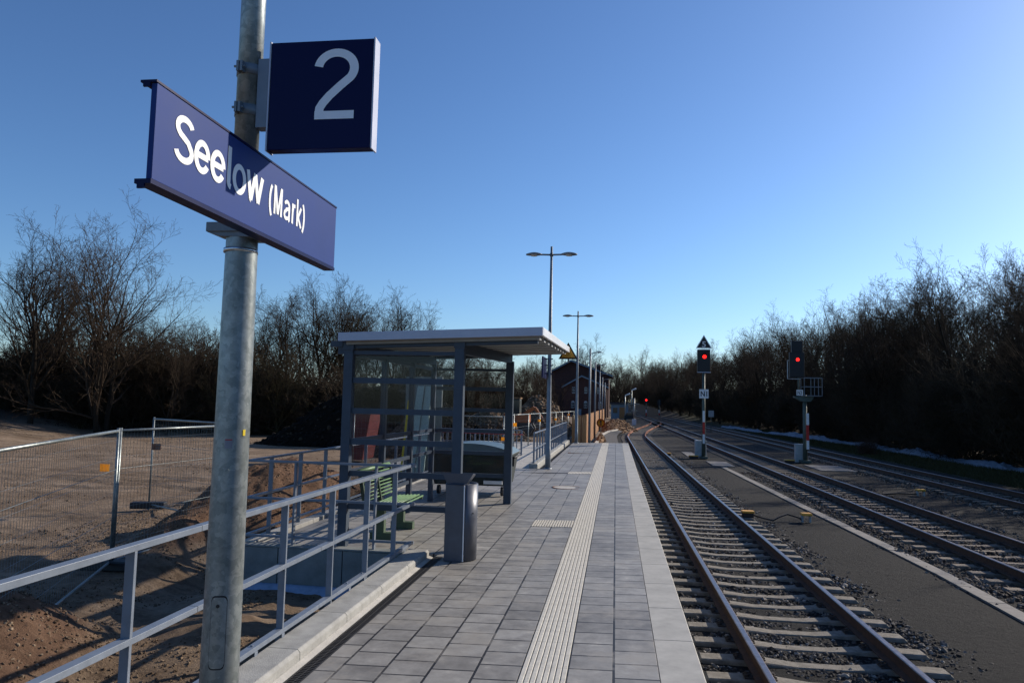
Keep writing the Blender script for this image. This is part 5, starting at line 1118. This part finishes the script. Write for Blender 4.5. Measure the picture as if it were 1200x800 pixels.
# --- left wood
plant('big', -32.3, 43.5, .90, 'tallest bare tree on the far left, with a wide spreading crown', None, rz=.6)
plant('a', -36.8, 43, .88, 'bare tree cut by the left edge of the picture, beside the tallest one', None)
plant('d', -29.4, 45.5, .72, 'smaller bare tree just right of the tallest left one', None)
GL = 'bare trees of the left hand wood'
for x, y, s, k in ((-39, 47, .9, 'c'), (-33, 50, .8, 'd'), (-28.6, 48, .62, 'd'), (-25.0, 47, .5, 'e'), (-23.0, 49, .62, 'e'), (-29.5, 54, .6, 'e'), (-44, 52, 1., 'f')):
    plant(k, x, y, s, 'bare tree of the left hand wood standing behind the dirt field', GL)
GC = 'bare trees behind the earth heaps and the shelter'
for px, ty, Y, k in ((205, 412, 52, 'e'), (232, 368, 58, 'd'), (262, 352, 58, 'b'), (300, 345, 60, 'a'), (335, 322, 60, 'd'), (362, 326, 64, 'a'), (392, 326, 62, 'b'), (420, 345, 60, 'e'), (442, 352, 64, 'd'), (470, 350, 60, 'a'), (492, 375, 66, 'b'),
                     (515, 392, 66, 'd'), (540, 398, 75, 'a'), (568, 400, 78, 'd'), (590, 404, 80, 'f'), (612, 420, 95, 'd'), (632, 428, 110, 'b'), (250, 375, 64, 'f'), (318, 348, 68, 'c'), (380, 340, 72, 'f'), (455, 365, 74, 'c'), (408, 350, 72, 'd'), (555, 412, 95, 'e'), (600, 425, 105, 'e'), (285, 360, 70, 'c')):
    X = (px-721.6)/874.5*Y*.995; hy = 474.8-.0225*(721-px); H_ = (hy-ty)/874.5*Y+EYE-float(ground_h(np.array(X), np.array(Y)))
    nat = {'a': 13, 'b': 12, 'c': 14, 'd': 11, 'e': 9.5, 'f': 13}[k]*1.0
    plant(k, X, Y, H_/nat*.98, 'bare tree standing behind the earth heaps, seen over and through the shelter', GC)
for px, ty, Y in ((660, 425, 205), (682, 398, 215), (700, 412, 210), (722, 428, 215), (735, 440, 230), (672, 412, 225), (640, 425, 190), (712, 425, 240)):
    X = (px-721.6)/874.5*Y; H_ = (474-ty)/874.5*Y+3
    plant(rt_.choice('abd'), X, Y, H_/12.5, 'bare tree rising behind the brick station building', 'bare trees behind the station building')
# --- right hand wood
GR = 'bare trees of the right hand wood'
rows = []
y = 8
while y < 330:
    for row in range(4):
        X = 21.5+row*4.2+rt_.uniform(-1.6, 1.6)-max(0, y-85)*.055; Yj = y+rt_.uniform(-2, 2)
        if Yj > 300: X -= (Yj-300)*.4
        k = rt_.choice('abcdf'); nat = {'a': 13, 'b': 12, 'c': 14, 'd': 11, 'f': 13}[k]
        g = float(ground_h(np.array(X), np.array(Yj))); Ht = (11.8+rt_.uniform(-1.6, 1.2)-g*.35-row*.1)*(1+.1*(y > 90))*(.84 if y < 52 else 1)
        plant(k, X, Yj, Ht/nat, 'bare dark tree in the wood along the right side of the tracks', GR)
    y += 4.6 if y < 90 else (8 if y < 170 else 14)
for i in range(34):
    X = -45+i*3.2+rt_.uniform(-1, 1); plant(rt_.choice('abcf'), X, 345+rt_.uniform(0, 25), rt_.uniform(1.25, 1.65), 'far bare tree closing the view where the tracks vanish', 'far trees at the end of the line')
# --- brush
GS = 'shrubs at the foot of the left hand trees'
for i in range(62):
    t = i/61; px = -70+t*700; Y = 45+9*t+rt_.uniform(-1, 5)+(12*(px > 420))+(25*(px > 560)); X = (px-721.6)/874.5*Y
    plant(rt_.choice(('s1', 's2', 's1')), X, Y, rt_.uniform(.8, 1.15)*(1.05 if px < 250 else .95), 'dense bare shrub at the foot of the trees left of the tracks', GS, 'shrub', 'bare_shrub')
plant('s3', -24.3, 50, .95, 'round brown dense shrub just left behind the big dark earth heap', None, 'shrub', 'round_shrub'); plant('s3', -21.7, 50, .93, 'round brown dense shrub right behind the crest of the dark earth heap', None, 'shrub', 'round_shrub')
plant('s3', -26.2, 48, .62, 'lowest round brown shrub, beside the left end of the dark earth heap', None, 'shrub', 'round_shrub')
GS2 = 'shrubs along the edge of the right hand wood'
y = 14.0
while y < 300:
    for row in range(2): plant(rt_.choice(('s1', 's2')), 20.8+row*2.6+rt_.uniform(-.7, .7)-max(0, y-85)*.055, y+rt_.uniform(-1, 1), rt_.uniform(.85, 1.35), 'dense bare shrub at the edge of the right hand wood', GS2, 'shrub', 'bare_shrub')
    y += 2.3 if y < 80 else (4.5 if y < 150 else 9)
plant('s3', 15.9, 50.5, .42, 'small dark conical shrub in the grass in front of the pale sheet', None, 'shrub', 'small_shrub')

for px, Y in ((598, 118), (612, 125), (626, 132), (640, 138), (652, 142), (604, 140), (630, 150)):
    plant('a' if Y % 2 else 'd', (px-721.6)/874.5*Y, Y, .62, 'dense bare tree hiding the left part of the brick station building', 'trees left of the station building')
for i in range(9): plant('s2', -9+i*4.2, 338+rt_.uniform(-3, 3), 1.7, 'large far shrub closing the view where the tracks vanish', 'far shrubs at the end of the line', 'shrub', 'bare_shrub')
# clods on the near dirt
rg = np.random.default_rng(12); n = 26000
x = -2.75-rg.uniform(0, 1, n)**1.2*7.5; y = 3+rg.uniform(0, 1, n)**1.1*14; k = (fbm(x*.9, y*.9, 4, 33) > -.09) & ~((x > -5.1) & (y > 9.5)); x = x[k]; y = y[k]
P = np.stack([x, y, ground_h(x, y)+.004], 1); tag(stones('soil_clods', P, .012, 'clods', 12, .8), 'crumbs of brown soil scattered on the bare ground beside the railing', 'soil clods', kind='stuff')
n = 9000; x = -5.5-rg.uniform(0, 1, n)*32; y = 12+rg.uniform(0, 1, n)**1.2*34; k = (fbm(x*.35, y*.5, 4, 41) > .02); x = x[k]; y = y[k]
P = np.stack([x, y, ground_h(x, y)+.01], 1); tag(stones('soil_clods', P, .02, 'clods', 13, .7), 'lumps of earth strewn over the wide dirt field', 'soil clods', kind='stuff')
for x, y, s, lab in ((-5.42, 12.0, .13, 'large pale flat rock on the brown earth bank behind the railing'), (-5.75, 13.2, .1, 'reddish rock near the top of the earth bank behind the railing'), (-5.55, 12.7, .08, 'smaller rock between two larger ones on the earth bank')):
    o = stones('rock', np.array([[0, 0, 0]], float), s, 'stone', int(s*1000), .6); o.location = (x, y, float(ground_h(np.array(x), np.array(y)))+s*.3); tag(o, lab, 'rock')
